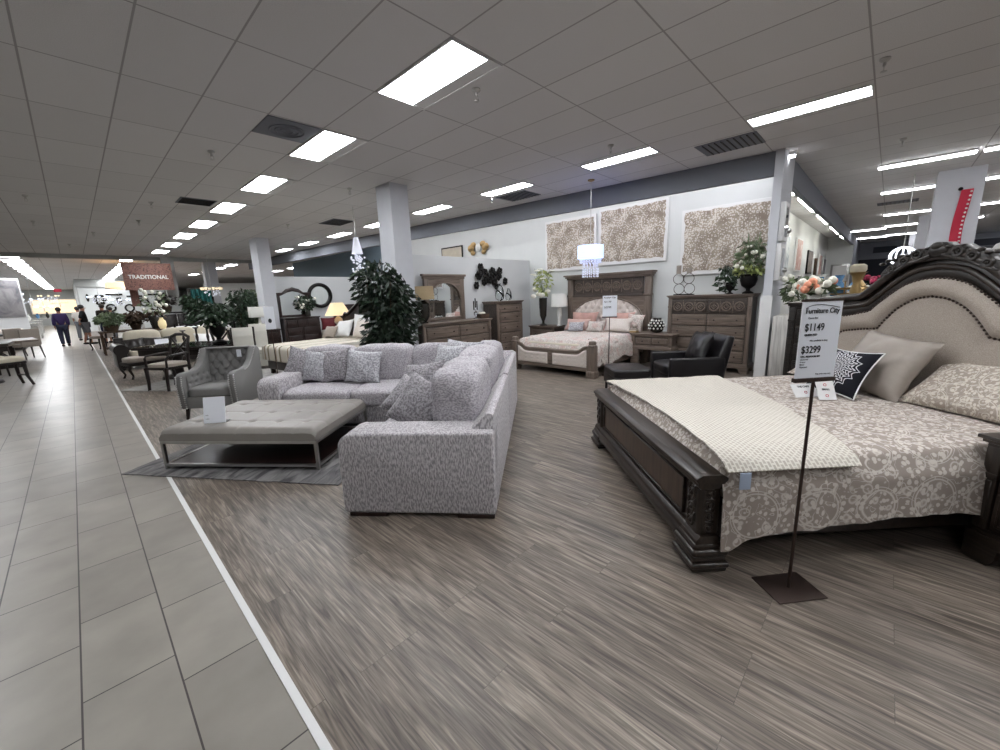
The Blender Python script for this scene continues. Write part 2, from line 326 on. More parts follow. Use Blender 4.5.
# ------------------------------------------------------------------ mesh helpers
class MB:
    def __init__(s): s.bm = bmesh.new()
    def _add(s, b, mat=None):
        if mat is not None: b.transform(mat)
        me = bpy.data.meshes.new('t'); b.to_mesh(me); s.bm.from_mesh(me); bpy.data.meshes.remove(me); b.free()
        return s
    def box(s, x0, x1, y0, y1, z0, z1, bev=0, seg=2, mat=None):
        b = bmesh.new(); bmesh.ops.create_cube(b, size=1)
        bmesh.ops.scale(b, vec=(x1 - x0, y1 - y0, z1 - z0), verts=b.verts)
        bmesh.ops.translate(b, vec=((x0 + x1) / 2, (y0 + y1) / 2, (z0 + z1) / 2), verts=b.verts)
        if bev: bmesh.ops.bevel(b, geom=list(b.edges), offset=bev, segments=seg, profile=.5, affect='EDGES')
        return s._add(b, mat)
    def cyl(s, p0, p1, r0, r1=None, n=14, caps=True):
        p0 = Vector(p0); p1 = Vector(p1); d = p1 - p0
        b = bmesh.new(); bmesh.ops.create_cone(b, cap_ends=caps, segments=n, radius1=r0, radius2=r0 if r1 is None else r1, depth=d.length)
        q = Vector((0, 0, 1)).rotation_difference(d.normalized()).to_matrix().to_4x4()
        return s._add(b, Matrix.Translation((p0 + p1) / 2) @ q)
    def lathe(s, prof, c=(0, 0, 0), n=24, mat=None):
        b = bmesh.new(); rings = []
        for r, z in prof:
            rings.append([b.verts.new((c[0] + max(r, .0004) * math.cos(2 * PI * i / n), c[1] + max(r, .0004) * math.sin(2 * PI * i / n), c[2] + z)) for i in range(n)])
        for A, B in zip(rings, rings[1:]):
            for i in range(n): b.faces.new((A[i], A[(i + 1) % n], B[(i + 1) % n], B[i]))
        b.faces.new(list(reversed(rings[0]))); b.faces.new(rings[-1])
        bmesh.ops.recalc_face_normals(b, faces=b.faces)
        return s._add(b, mat)
    def ball(s, c, r, n=12, mat=None):
        if not isinstance(r, (tuple, list)): r = (r, r, r)
        b = bmesh.new(); bmesh.ops.create_uvsphere(b, u_segments=n, v_segments=max(6, n * 2 // 3), radius=1)
        bmesh.ops.scale(b, vec=r, verts=b.verts); bmesh.ops.translate(b, vec=c, verts=b.verts)
        return s._add(b, mat)
    def prism(s, poly, axis, t0, t1, bev=0, mat=None, seg=2):
        """poly in the two other axes in order (x,y,z minus axis)"""
        b = bmesh.new()
        def P(a, c, t): return {'x': (t, a, c), 'y': (a, t, c), 'z': (a, c, t)}[axis]
        A = [b.verts.new(P(a, c, t0)) for a, c in poly]; B = [b.verts.new(P(a, c, t1)) for a, c in poly]
        n = len(poly)
        b.faces.new(A); b.faces.new(list(reversed(B)))
        for i in range(n): b.faces.new((A[i], B[i], B[(i + 1) % n], A[(i + 1) % n]))
        bmesh.ops.recalc_face_normals(b, faces=b.faces)
        if bev: bmesh.ops.bevel(b, geom=list(b.edges), offset=bev, segments=seg, profile=.5, affect='EDGES')
        return s._add(b, mat)
    def tube(s, pts, r, n=8, closed=False, flat=None):
        b = bmesh.new(); pts = [Vector(p) for p in pts]; rings = []; N = len(pts)
        up = None
        for i, p in enumerate(pts):
            a = pts[(i - 1) % N] if (closed or i > 0) else p; c = pts[(i + 1) % N] if (closed or i < N - 1) else p
            t = (c - a); t = t.normalized() if t.length > 1e-9 else Vector((0, 0, 1))
            if up is None:
                up = t.orthogonal().normalized()
            up = (up - t * up.dot(t)); up = up.normalized() if up.length > 1e-6 else t.orthogonal().normalized()
            sd = t.cross(up); rr = r[i] if isinstance(r, (list, tuple)) else r
            rings.append([b.verts.new(p + (up * math.cos(2 * PI * k / n) + sd * math.sin(2 * PI * k / n)) * rr) for k in range(n)])
        for i in range(N if closed else N - 1):
            A = rings[i]; B = rings[(i + 1) % N]
            for k in range(n): b.faces.new((A[k], A[(k + 1) % n], B[(k + 1) % n], B[k]))
        if not closed:
            b.faces.new(list(reversed(rings[0]))); b.faces.new(rings[-1])
        bmesh.ops.recalc_face_normals(b, faces=b.faces)
        return s._add(b)
    def torus(s, c, R, r, axis='z', n=24, k=8, sx=1, sz=1):
        pts = []
        for i in range(n):
            a = 2 * PI * i / n; u = R * math.cos(a) * sx; v = R * math.sin(a) * sz
            pts.append({'z': (c[0] + u, c[1] + v, c[2]), 'y': (c[0] + u, c[1], c[2] + v), 'x': (c[0], c[1] + u, c[2] + v)}[axis])
        return s.tube(pts, r, k, True)
    def puffy(s, c, h, p=4.5, cuts=8, crease=0, mat=None, seed=0, wob=0):
        """rounded, slightly swollen block: half sizes h"""
        b = bmesh.new(); bmesh.ops.create_cube(b, size=2); bmesh.ops.subdivide_edges(b, edges=list(b.edges), cuts=cuts, use_grid_fill=True)
        for v in b.verts:
            q = v.co; nrm = (abs(q.x) ** p + abs(q.y) ** p + abs(q.z) ** p) ** (1 / p); q = q / nrm
            w_ = Vector((q.x * h[0], q.y * h[1], q.z * h[2]))
            if wob: w_ += Vector((0, 0, 1)) * wob * noise.noise(Vector((w_.x * 5 + seed, w_.y * 5, w_.z * 5))) + q * wob * .5 * noise.noise(Vector((w_.x * 9, w_.y * 9 + seed, w_.z * 9)))
            v.co = w_ + Vector(c)
        return s._add(b, mat)
    def grid(s, f, nu, nv, thick=0, mat=None):
        b = bmesh.new(); V = [[b.verts.new(f(i / nu, j / nv)) for j in range(nv + 1)] for i in range(nu + 1)]
        for i in range(nu):
            for j in range(nv): b.faces.new((V[i][j], V[i + 1][j], V[i + 1][j + 1], V[i][j + 1]))
        if thick:
            bmesh.ops.recalc_face_normals(b, faces=b.faces)
            bmesh.ops.solidify(b, geom=list(b.faces), thickness=thick)
        bmesh.ops.recalc_face_normals(b, faces=b.faces)
        return s._add(b, mat)
    def quad(s, c, u, v):
        c = Vector(c); u = Vector(u); v = Vector(v)
        vs = [s.bm.verts.new(c + a * u + e * v) for a, e in ((-1, -1), (1, -1), (1, 1), (-1, 1))]; s.bm.faces.new(vs); return s
    def build(s, name, mat, parent=None, angle=38, loc=None, rz=0):
        a = math.radians(angle)
        for f in s.bm.faces: f.smooth = True
        for e in s.bm.edges:
            if len(e.link_faces) == 2:
                if e.calc_face_angle(0) > a: e.smooth = False
        me = bpy.data.meshes.new(name); s.bm.to_mesh(me); s.bm.free()
        o = bpy.data.objects.new(name, me); COL.objects.link(o)
        me.materials.append(M[mat] if isinstance(mat, str) else mat)
        if parent is not None: o.parent = parent
        if loc is not None: o.location = loc
        if rz: o.rotation_euler = (0, 0, rz)
        return o
def B(*a, **k): return MB().box(*a, **k)
def thing(name, label, cat, loc=(0, 0, 0), rz=0, group=None):
    o = bpy.data.objects.new(name, None); COL.objects.link(o); o.empty_display_size = .1
    o.location = loc; o.rotation_euler = (0, 0, rz); o['label'] = label; o['category'] = cat
    if group: o['group'] = group
    return o
def tag(o, label, cat, group=None, kind=None):
    o['label'] = label; o['category'] = cat
    if group: o['group'] = group
    if kind: o['kind'] = kind
    return o
def struct(o, label=None):
    o['kind'] = 'structure'
    if label: o['label'] = label
    return o
def copy_tree(o, parent=None, label=None, group=None, loc=None, rz=None):
    c = o.copy(); COL.objects.link(c)
    if parent is not None: c.parent = parent
    if label: c['label'] = label
    if group: c['group'] = group
    if loc is not None: c.location = loc
    if rz is not None: c.rotation_euler = (0, 0, rz)
    for ch in list(o.children): copy_tree(ch, c)
    return c
def text_mesh(name, body, size, mat, parent, loc, rot=(PI / 2, 0, 0), align='LEFT', extr=.0006, sx=1.0, bold=0, shear=0):
    cu = bpy.data.curves.new(name, 'FONT'); cu.body = body; cu.size = size; cu.align_x = align; cu.extrude = extr; cu.offset = bold; cu.shear = shear
    o = bpy.data.objects.new(name, cu); COL.objects.link(o)
    bpy.context.view_layer.update()
    dg = bpy.context.evaluated_depsgraph_get()
    me = bpy.data.meshes.new_from_object(o.evaluated_get(dg)); bpy.data.objects.remove(o)
    me.materials.clear(); me.materials.append(M[mat])
    o = bpy.data.objects.new(name, me); COL.objects.link(o); o.parent = parent; o.location = loc; o.rotation_euler = rot; o.scale = (sx, 1, 1)
    return o
def pillow(name, label, cat, loc, az, w, h, t, mat, lean=20, roll=0, group=None, pinch=.10, seed=0, wr=.012, trim=None, flat=0):
    """loose cushion standing on its edge: front faces azimuth az (degrees), leaning back"""
    n = 18; mb = MB()
    def f(sg):
        def g(a, b):
            u = 2 * a - 1; v = 2 * b - 1
            x = w / 2 * u * (1 - pinch * (1 - v * v) * abs(u)); y = h / 2 * v * (1 - pinch * (1 - u * u) * abs(v))
            z = t / 2 * (max(0, (1 - abs(u) ** 2.2) * (1 - abs(v) ** 2.2))) ** .5
            z += wr * noise.noise(Vector((x * 11 + seed, y * 11, sg * 3))) * min(1, z / .03)
            return (x, y + h / 2, sg * z)
        return g
    mb.grid(f(1), n, n); mb.grid(f(-1), n, n)
    bmesh.ops.remove_doubles(mb.bm, verts=mb.bm.verts, dist=.0005); bmesh.ops.recalc_face_normals(mb.bm, faces=mb.bm.faces)
    o = mb.build(name, mat, angle=80)
    a = math.radians(az); l = math.radians(lean); nn = Vector((math.cos(a), math.sin(a), 0)); up = Vector((0, 0, 1)); x = Vector((-math.sin(a), math.cos(a), 0))
    y2 = up * math.cos(l) - nn * math.sin(l); z2 = nn * math.cos(l) + up * math.sin(l)
    R = Matrix((x, y2, z2)).transposed().to_4x4() @ Matrix.Rotation(math.radians(roll), 4, 'Z')
    o.matrix_world = Matrix.Translation(loc) @ R
    tag(o, label, cat, group)
    if trim:
        pts = []
        for k in range(4 * n):
            side, q = divmod(k, n); a_ = 2 * q / n - 1
            u, v = [(a_, -1), (1, a_), (-a_, 1), (-1, -a_)][side]
            pts.append((w / 2 * u * (1 - pinch * (1 - v * v) * abs(u)), h / 2 * v * (1 - pinch * (1 - u * u) * abs(v)) + h / 2, 0))
        MB().tube(pts, .006, 6, True).build('piping', trim, o)
    return o
def leaves(mb, c, r, n, size, rnd, squash=1, droop=.3):
    for _ in range(n):
        while True:
            p = Vector((rnd.uniform(-1, 1), rnd.uniform(-1, 1), rnd.uniform(-1, 1)))
            if .25 < p.length < 1: break
        q = Vector((p.x * r[0], p.y * r[1], p.z * r[2])) + Vector(c)
        d = Vector((p.x + rnd.uniform(-.6, .6), p.y + rnd.uniform(-.6, .6), rnd.uniform(-.8, .5) - droop)).normalized()
        s_ = d.orthogonal().normalized(); s_.rotate(Matrix.Rotation(rnd.uniform(0, 6.28), 3, d)); k = size * rnd.uniform(.7, 1.3)
        nrm = d.cross(s_)
        vs = [mb.bm.verts.new(x) for x in (q - d * k, q + s_ * k * .42 + nrm * k * .12, q + d * k, q - s_ * k * .42 + nrm * k * .12)]
        mb.bm.faces.new(vs)
# ================================================================== THE SETTING
H = 3.65
struct(B(-12, .368, -6, 70, -.1, 0).build('floor', 'tile'), 'grey porcelain tile floor of the aisle')
struct(B(.368, 32, -6, 70, -.1, 0).build('floor', 'plank'), 'grey brown plank floor of the showroom')
struct(B(.353, .385, -6, 60, -.01, .004).build('trim_1', 'white'), 'pale metal strip between tile and planks')
struct(B(-12, 32, -6, 70, H, H + .1).build('ceiling', 'ceiling'), 'grey suspended ceiling of long panels')
struct(B(-12.2, -12, -6, 70, 0, H).build('wall_left', 'wall_far'))
struct(B(-12.2, 32, -6.2, -6, 0, H).build('wall_back', 'wall_far'))
struct(B(-12.2, 32, 70, 70.2, 0, H).build('wall_front', 'wall_far'))
struct(B(32, 32.2, -6.2, 70, 0, H).build('wall_right', 'wall_far'))
def slab(name, a, b, th, z0, z1, mat, label=None):
    """upright slab between plan points a and b, thickness to the left of a->b"""
    a = Vector((a[0], a[1])); b = Vector((b[0], b[1])); d = (b - a).normalized(); n = Vector((-d.y, d.x)) * th
    p = [(a.x, a.y), (b.x, b.y), ((b + n).x, (b + n).y), ((a + n).x, (a + n).y)]
    return struct(MB().prism(p, 'z', z0, z1).build(name, mat), label)
# bedroom alcove: back wall, soffit along the ceiling line, end wall
slab('wall_right', (8.8, 1.5), (8.8, 24), -.1, 0, H, 'wall', 'pale wall behind the tufted bed and the drawers')
slab('trim_2', (8.03, 1.45), (7.0, 15), -.10, 3.29, H, 'soffit', 'grey soffit band along the ceiling over the bedroom wall')
slab('trim_3', (7.0, 15), (6.62, 24), -.10, 3.29, H, 'soffit', 'grey soffit band further down the hall')
struct(B(7.97, 8.85, 1.4, 1.52, 0, H).build('wall_end', 'column'), 'narrow grey end wall beside the display niche')
struct(B(7.95, 7.99, 1.38, 1.55, 0, 1.42).build('trim_4', 'white'), 'white corner guard on the end wall')
slab('trim_5', (8.85, 1.4), (25, 1.4), .1, 3.25, H, 'soffit', 'grey soffit over the picture wall')
slab('wall_right', (8.9, 2.35), (25, 2.35), .1, 0, H, 'wall', 'picture wall of the side niche')
slab('wall_right', (25, 1.4), (25, 2.35), -.1, 0, H, 'wall', 'end of the side niche')
slab('wall_front', (30, -6), (30, 1.4), -.1, 0, 2.75, 'navy', 'dark navy wall at the far right')
slab('wall_front', (29.9, -6), (29.9, 1.4), -.1, 2.75, H, 'soffit', 'grey band over the navy wall')
slab('wall_front', (25.1, 1.4), (30, 1.4), .1, 0, H, 'soffit')
# half-height partitions
slab('wall_middle', (4.5, 7.2), (8.8, 7.2), .1, 0, 2.46, 'wall_grey', 'half height partition behind the mirrored dresser')
slab('wall_middle', (4.5, 15.2), (8.8, 15.2), .1, 0, 2.45, 'wall_grey', 'half height partition behind the round mirror')
slab('wall_right', (8.74, 13), (8.74, 23.9), -.05, 2.3, H, 'blue_wall', 'slate blue upper wall')
struct(B(4.32, 4.7, 6.76, 7.24, 0, H).build('column', 'column'), 'grey column beside the ficus tree')
struct(B(4.42, 4.8, 14.9, 15.6, 0, H).build('column', 'column'), 'grey column beside the dark dresser')
struct(B(4.7, 5.2, 24, 24.5, 0, H).build('column', 'column'), 'grey column beyond the leafy trees')
struct(B(2.95, 3.35, 22.5, 22.9, 0, H).build('column', 'wall_far'), 'grey column behind the hanging banner')
struct(B(12.15, 12.75, -1.08, -.45, 0, H).build('column', 'column'), 'white column with the red ribbon')
struct(B(19.8, 20.4, -1.05, -.45, 0, H).build('column', 'column'), 'white column behind the crystal globe lamp')
struct(B(26.5, 27, -.9, -.4, 0, H).build('column', 'column'), 'farthest white column at the right')
struct(B(-12, 6.7, 22.7, 22.9, 3.5, H).build('trim_6', 'wall_far'), 'shallow ceiling beam across the hall')
struct(B(8.84, 14, 24, 24.1, 0, H).build('wall_right', 'wall_far'))
struct(B(7.2, 15, 38, 38.1, 0, 3.2).build('wall_front', 'wall'), 'white wall with a small sign above the trees')
struct(B(.5, 5.2, 41, 41.1, 0, 3.1).build('wall_front', 'wall'), 'white display wall hung with dark ornaments')
struct(B(.5, 5.2, 40.9, 41.1, 3.1, H).build('trim_7', 'wall_far'))
struct(B(-12, .5, 62, 62.1, 0, H).build('wall_front', 'wall_far'), 'warm far end wall of the aisle')
struct(B(.42, .5, 41, 62, 0, H).build('wall_middle', 'wall_far'))
struct(B(-4.2, -4.1, 36, 62, 0, 3.3).build('wall_left', 'wall_far'), 'grey side wall far down the aisle')

# ------------------------------------------------------------------ ceiling lights
ORD = ['first', 'second', 'third', 'fourth', 'fifth', 'sixth', 'seventh', 'eighth', 'ninth', 'tenth', 'eleventh', 'twelfth', 'thirteenth', 'fourteenth', 'fifteenth', 'sixteenth', 'seventeenth', 'eighteenth', 'nineteenth', 'twentieth']
def troffer(label, x, y, wd, ln, group, refl=True, mat='lamp_panel'):
    t = thing('ceiling_light', label, 'ceiling light', (x, y, H), 0, group)
    f = MB(); e = .022
    f.box(-wd / 2, wd / 2, -ln / 2, -ln / 2 + e, -.012, .0); f.box(-wd / 2, wd / 2, ln / 2 - e, ln / 2, -.012, 0)
    f.box(-wd / 2, -wd / 2 + e, -ln / 2, ln / 2, -.012, 0); f.box(wd / 2 - e, wd / 2, -ln / 2, ln / 2, -.012, 0)
    f.build('frame', 'white_metal', t)
    xr = wd / 2 - e if not refl else wd * .22
    B(-wd / 2 + e, xr, -ln / 2 + e, ln / 2 - e, -.008, -.002).build('diffuser', mat, t)
    if refl: B(xr, wd / 2 - e, -ln / 2 + e, ln / 2 - e, -.006, -.001).build('reflector', 'white_metal', t)
    return t
g1 = 'ceiling troffers in the row over the sofa'
t0 = troffer('nearest and largest ceiling troffer, above the sofa corner', 2.786, 3.40, .6, 1.2, g1)
for k in range(1, 8):
    copy_tree(t0, label='%s ceiling troffer from the nearest end of the left row over the sofa' % ORD[k], loc=(2.786, 3.40 + 2.438 * k, H))
copy_tree(t0, label='last ceiling troffer of the left row, above the hanging banner', loc=(2.1, 24.6, H))
for k in (-1, -2): copy_tree(t0, label='ceiling troffer of the left row behind the viewpoint, %s' % ('nearer' if k == -1 else 'further'), loc=(2.786, 3.40 + 2.438 * k, H))
g2 = 'ceiling troffers in the row by the bedroom wall'
t1 = troffer('nearest narrow ceiling troffer, above the drawers chest', 6.43, .96, .34, 1.2, g2, False)
for k in range(1, 8):
    copy_tree(t1, label='%s narrow ceiling troffer from the right in the row by the soffit' % ORD[k], loc=(6.43 - .02 * k, .96 + 2.42 * k, H))
copy_tree(t1, label='narrow ceiling troffer of the soffit row, outside the right edge', loc=(6.43, -1.5, H))
for k, (x, y) in enumerate([(-1.6, -1.5), (-1.6, 3.4), (-1.9, 8.3), (-2.2, 13.2), (-2.2, 18), (9.4, -3.4), (2.786, -4), (6.4, -4), (12.5, -4.6), (17, -4.6)]):
    copy_tree(t0, label='ceiling troffer outside the picture over the left aisle, %s one' % ORD[k] if x < 0 else 'ceiling troffer outside the picture over the right side, %s one' % ORD[k], loc=(x, y, H))
gl = 'ceiling troffers in the left far row above the aisle'; gr = 'ceiling troffers in the right far row above the aisle'
tf = troffer('nearest ceiling troffer at the left picture edge, far aisle row', -1.35, 24.3, .62, 1.25, gl, False, 'far_panel')
for k in range(1, 17): copy_tree(tf, label='%s ceiling troffer from the near end of the left far aisle row' % ORD[k], loc=(-1.35 + .012 * k, 24.3 + 2.2 * k, H))
tg = copy_tree(tf, label='nearest ceiling troffer of the far row behind the banner', loc=(2.2, 27, H), group=gr)
for k in range(1, 14): copy_tree(tf, label='%s ceiling troffer from the banner in the right far aisle row' % ORD[k], loc=(2.2 - .01 * k, 27 + 2.2 * k, H), group=gr)
def tube_light(label, x, y, ln, group, z=H):
    t = thing('tube_light', label, 'ceiling light', (x, y, z), 0, group)
    B(-.07, .07, -ln / 2, ln / 2, -.03, 0).build('housing', 'white_metal', t)
    MB().box(-.05, .05, -ln / 2 + .01, ln / 2 - .01, -.062, -.03, .012).build('tube', 'tube', t)
    return t
gt = 'white tube lights on the right-hand ceiling'
q0 = tube_light('long white tube light nearest above the carved headboard', 10.6, -.2, 1.2, gt)
rows = [(10.6, 1), (13.6, 0), (13.6, 1), (18.1, 0), (18.1, 1), (18.1, 2), (21.8, 0), (21.8, 1), (26, 0), (26, 1), (10.6, 2), (13.6, 2), (13.6, 3), (18.1, 3), (18.1, 4), (21.8, 4), (21.8, 3), (26, 3), (26, 4), (28.5, 3)]
for i, (x, k) in enumerate(rows):
    copy_tree(q0, label='white tube light, %s from the left in the %s cross row behind the carved headboard' % (ORD[k], {10.6: 'first', 13.6: 'second', 18.1: 'third', 21.8: 'fourth', 26: 'fifth', 28.5: 'sixth'}[x]), loc=(x, -.2 - 1.26 * k, H))
for i, x in enumerate((22.5, 26.5)): copy_tree(q0, label='%s short tube light by the dark band above the niche end' % ORD[i], loc=(x, .95, H))
gc = 'cove tubes hidden behind the soffit'
cv = thing('cove_light', 'cove tube behind the soffit above the tufted bed', 'cove light', (8.25, 3, 3.6), 0, gc)
B(-.04, .04, -.6, .6, 0, .05).build('housing', 'white_metal', cv); B(-.03, .03, -.58, .58, -.03, 0).build('tube', 'tube', cv)
for i, y in enumerate((4.25, 5.5, 6.75, 8.0, 9.25, 10.5, 11.75, 13.0, 14.25)): copy_tree(cv, label='cove tube behind the soffit, %s one from the tufted bed' % ORD[i + 1], loc=(8.2 - .06 * i, y, 3.6))
copy_tree(cv, label='cove tube behind the soffit above the drawers chest', loc=(8.3, 2.15 - .25, 3.6))
gk = 'ceiling troffers beyond the leafy trees'
for i, (x, y) in enumerate(((6.4, 26), (6.4, 28.4), (6.3, 31), (10, 27), (10, 30), (10, 33), (6.2, 34.5), (13, 30))): copy_tree(t0, label='ceiling troffer beyond the leafy trees, %s from the near end' % ORD[i], loc=(x, y, H), group=gk)
gn = 'strip lights under the niche soffit'
ns = thing('strip_light', 'nearest strip light inside the niche soffit', 'strip light', (9.6, 1.56, 3.33), 0, gn)
B(-.5, .5, -.03, .03, 0, .04).build('housing', 'white_metal', ns); B(-.49, .49, -.025, .025, -.03, 0).build('tube', 'niche_tube', ns)
for i, x in enumerate((11.2, 12.4, 14.2, 15.4, 17.5, 19, 21)): copy_tree(ns, label='%s strip light inside the niche soffit, counted from the end wall' % ORD[i + 1], loc=(x, 1.56, 3.33))
# ------------------------------------------------------------------ vents and sprinklers
def vent(label, x, y, wx, wy, rnd=False):
    t = thing('ceiling_vent', label, 'ceiling vent', (x, y, H), 0, 'ceiling vents')
    MB().box(-wx / 2, wx / 2, -wy / 2, wy / 2, -.012, 0, .003).build('frame', 'soffit', t)
    if rnd:
        m_ = MB()
        for r in (.07, .13, .19): m_.torus((0, 0, -.016), r, .012, 'z', 24, 6)
        m_.build('diffuser_ring', 'soffit', t)
    else:
        for k in range(9): B(-wx / 2 + .03, wx / 2 - .03, -wy / 2 + .03 + k * (wy - .06) / 9, -wy / 2 + .045 + k * (wy - .06) / 9, -.022, -.012).build('slat', 'black_metal', t)
vent('square ceiling vent with round grille left of the second troffer', 2.17, 5.55, .6, .6, True)
vent('slatted ceiling vent left of the third troffer row', 2.1, 10.4, .6, .6)
vent('slatted ceiling vent above the soffit near the drawers', 7.1, 1.95, .6, .8)
vent('slatted ceiling vent above the floral painting', 7.0, 6.0, .55, .8)
vent('slatted ceiling vent between the two columns', 5.3, 11.0, .6, .9)
vent('slatted ceiling vent left of the red ribbon column', 15.7, .1, .5, .8)
sp = None
for (x, y), lb in zip([(3.21, 3.28), (5.68, .27), (5.75, 3.15), (8.9, .1), (1.67, 6.94), (1.45, 10.95), (1.47, 13.4), (-.24, 11.54), (-.28, 14.7), (.75, 16), (.29, 19.2), (3.98, 7.6), (6.6, 6.4), (4.4, 12)],
    ['chrome sprinkler beside the nearest troffer', 'chrome sprinkler above the end wall at the right', 'sprinkler above the right hand floral painting', 'sprinkler above the niche soffit', 'sprinkler left of the second troffer', 'sprinkler over the dark dining set', 'sprinkler over the striped bed end', 'sprinkler near the left picture edge, upper one', 'sprinkler near the left picture edge, lower one', 'sprinkler above the aisle before the beam', 'sprinkler above the aisle close to the beam', 'sprinkler left of the ficus column', 'sprinkler next to the vent over the floral painting', 'sprinkler left of the near column, further back']):
    if sp is None:
        sp = thing('sprinkler', lb, 'sprinkler', (x, y, H), 0, 'ceiling sprinklers')
        MB().lathe([(.04, 0), (.045, -.012), (.03, -.03), (.015, -.035)], n=16).build('escutcheon', 'chrome', sp)
        m_ = MB(); m_.cyl((0, 0, -.03), (0, 0, -.065), .014); m_.tube([(-.014, 0, -.06), (-.024, 0, -.085), (0, 0, -.11)], .004, 6); m_.tube([(.014, 0, -.06), (.024, 0, -.085), (0, 0, -.11)], .004, 6); m_.lathe([(.005, -.108), (.026, -.11), (.026, -.114), (.004, -.116)], n=14)
        m_.build('head', 'chrome', sp)
    else: copy_tree(sp, label=lb, loc=(x, y, H))
# ================================================================== NEAR SOFA GROUP
A_S = math.radians(38.2)
def local(o, a, x, y, z=0): return (o[0] + x * math.cos(a) - y * math.sin(a), o[1] + x * math.sin(a) + y * math.cos(a), z)
SO = (1.885, 1.905)
sofa = thing('sectional_sofa', 'light grey chenille corner sofa with deep arms and loose back cushions', 'sofa', (SO[0] - .02, SO[1] - .025, 0), A_S); sofa.scale = (1.03, 1.02, 1)
m_ = MB(); m_.box(.02, 3.0, .02, 1.06, .06, .29, .02, 2); m_.box(1.94, 3.0, 1.0, 3.12, .06, .29, .02, 2); m_.build('base', 'sofa', sofa)
m_ = MB(); m_.prism([(0, .05), (0, .765), (.05, .775), (.25, .56), (.25, .05)], 'x', .07, 1.45, .018)
m_.build('back_frame', 'sofa', sofa)
m_ = MB(); m_.prism([(0, .05), (0, .78), (.05, .79), (.25, .56), (.25, .05)], 'x', 1.455, 3.0, .018)
m_.prism([(3.0, .06), (3.0, .80), (2.93, .81), (2.75, .56), (2.75, .06)], 'y', .03, 3.13, .018); m_.build('back_frame', 'sofa', sofa)
def rarm(mb, d0, d1, t0, t1, ax):
    k = [(d0, .045)] + [(d0 , .50)] + [(d0 + .11 - .11 * math.cos(q * PI / 12), .535 + .11 * math.sin(q * PI / 12)) for q in range(1, 7)] + [(d1, .650), (d1, .045)]
    return mb.prism(k, ax, t0, t1, .022, seg=3)
m_ = MB(); k_ = [(1.12, .03), (1.12, .52)] + [(1.005 + .12 * math.cos(q * PI / 12), .525 + .12 * math.sin(q * PI / 12)) for q in range(1, 7)] + [(.0, .655), (0, .03)]
m_.prism(k_, 'x', -.01, .29, .022, seg=3).build('arm', 'sofa', sofa, 50)
m_ = MB(); k_ = [(1.91, .045), (1.91, .52)] + [(2.03 - .12 * math.cos(q * PI / 12), .525 + .12 * math.sin(q * PI / 12)) for q in range(1, 7)] + [(3.0, .655), (3.0, .045)]
m_.prism(k_, 'y', 2.86, 3.15, .022, seg=3).build('arm', 'sofa', sofa, 50)
def blk(c, h, p=6, name='seat_cushion', mat='sofa_cushion', seed=0, wob=.012): return MB().puffy(c, h, p, 12, seed=seed, wob=wob).build(name, mat, sofa, 80)
blk((.70, .66, .39), (.41, .43, .105), 7, seed=1); blk((1.53, .66, .39), (.42, .43, .105), 7, seed=2)
blk((2.35, .66, .39), (.41, .43, .105), 7, seed=3)
blk((2.33, 1.54, .39), (.44, .455, .105), 7, seed=4); blk((2.33, 2.42, .39), (.44, .44, .105), 7, seed=5)
# back cushions
blk((.74, .33, .745), (.465, .20, .28), 5, 'back_cushion', seed=6, wob=.03); blk((1.63, .33, .745), (.44, .20, .28), 4.6, 'back_cushion', seed=7, wob=.03)
blk((2.42, .31, .735), (.38, .17, .265), 3.6, 'back_cushion', seed=8, wob=.03)
blk((2.68, .98, .715), (.16, .40, .26), 4, 'back_cushion', seed=9, wob=.02); blk((2.68, 1.78, .715), (.16, .42, .26), 4.5, 'back_cushion', seed=10, wob=.02); blk((2.68, 2.55, .715), (.16, .38, .26), 4, 'back_cushion', seed=11, wob=.02)
for x0, x1, y0, y1 in ((.03, .14, .01, .28), (.03, .14, .80, 1.08), (2.0, 2.1, 2.9, 3.1), (2.85, 2.95, 2.9, 3.1), (2.85, 2.95, .03, .25), (1.96, 2.06, 1.1, 1.2), (1.40, 1.52, .03, .15)):
    B(x0 - .036, x1 - .036, y0, y1, 0, .034, .004, 1).build('foot', 'mahogany', sofa)
SA = 38.2
def sp(x, y, z=.49): return local(SO, A_S, x * 1.03, y * 1.02, z)
gp = 'scatter cushions on the grey corner sofa'
pillow('throw_pillow', 'grey piped cushion lying nearest the sofa end, in front of the big back cushion', 'cushion', sp(.44, .76, .50), SA + 156, .64, .48, .18, 'pillow_grey', 34, -18, gp, seed=1, trim='pillow_grey', pinch=.14)
pillow('throw_pillow', 'grey cushion with folded corners right behind the nearest one on the sofa', 'cushion', sp(.80, .98, .50), SA + 152, .60, .42, .16, 'pillow_grey', 42, -14, gp, seed=2, trim='pillow_grey', pinch=.14)
pillow('throw_pillow', 'grey piped cushion propped third along the long side of the sofa', 'cushion', sp(1.30, .92, .50), SA + 150, .56, .46, .16, 'pillow_grey', 28, 10, gp, seed=3, trim='pillow_grey', pinch=.14)
pillow('throw_pillow', 'pale fleecy cushion standing upright in the inner corner of the sofa', 'cushion', sp(1.80, .74, .50), SA + 140, .58, .56, .18, 'pillow_fuzzy', 16, 3, gp, seed=4, wr=.02)
pillow('throw_pillow', 'large pale cushion deepest in the sofa corner', 'cushion', sp(2.30, .66, .50), SA + 150, .62, .54, .20, 'pillow_fuzzy', 10, -2, gp, seed=5, wr=.02)
pillow('throw_pillow', 'white fleecy cushion, rightmost of four on the far seat', 'cushion', sp(2.30, 1.98, .50), SA + 186, .48, .44, .17, 'pillow_fuzzy', 16, -6, gp, seed=6, wr=.02)
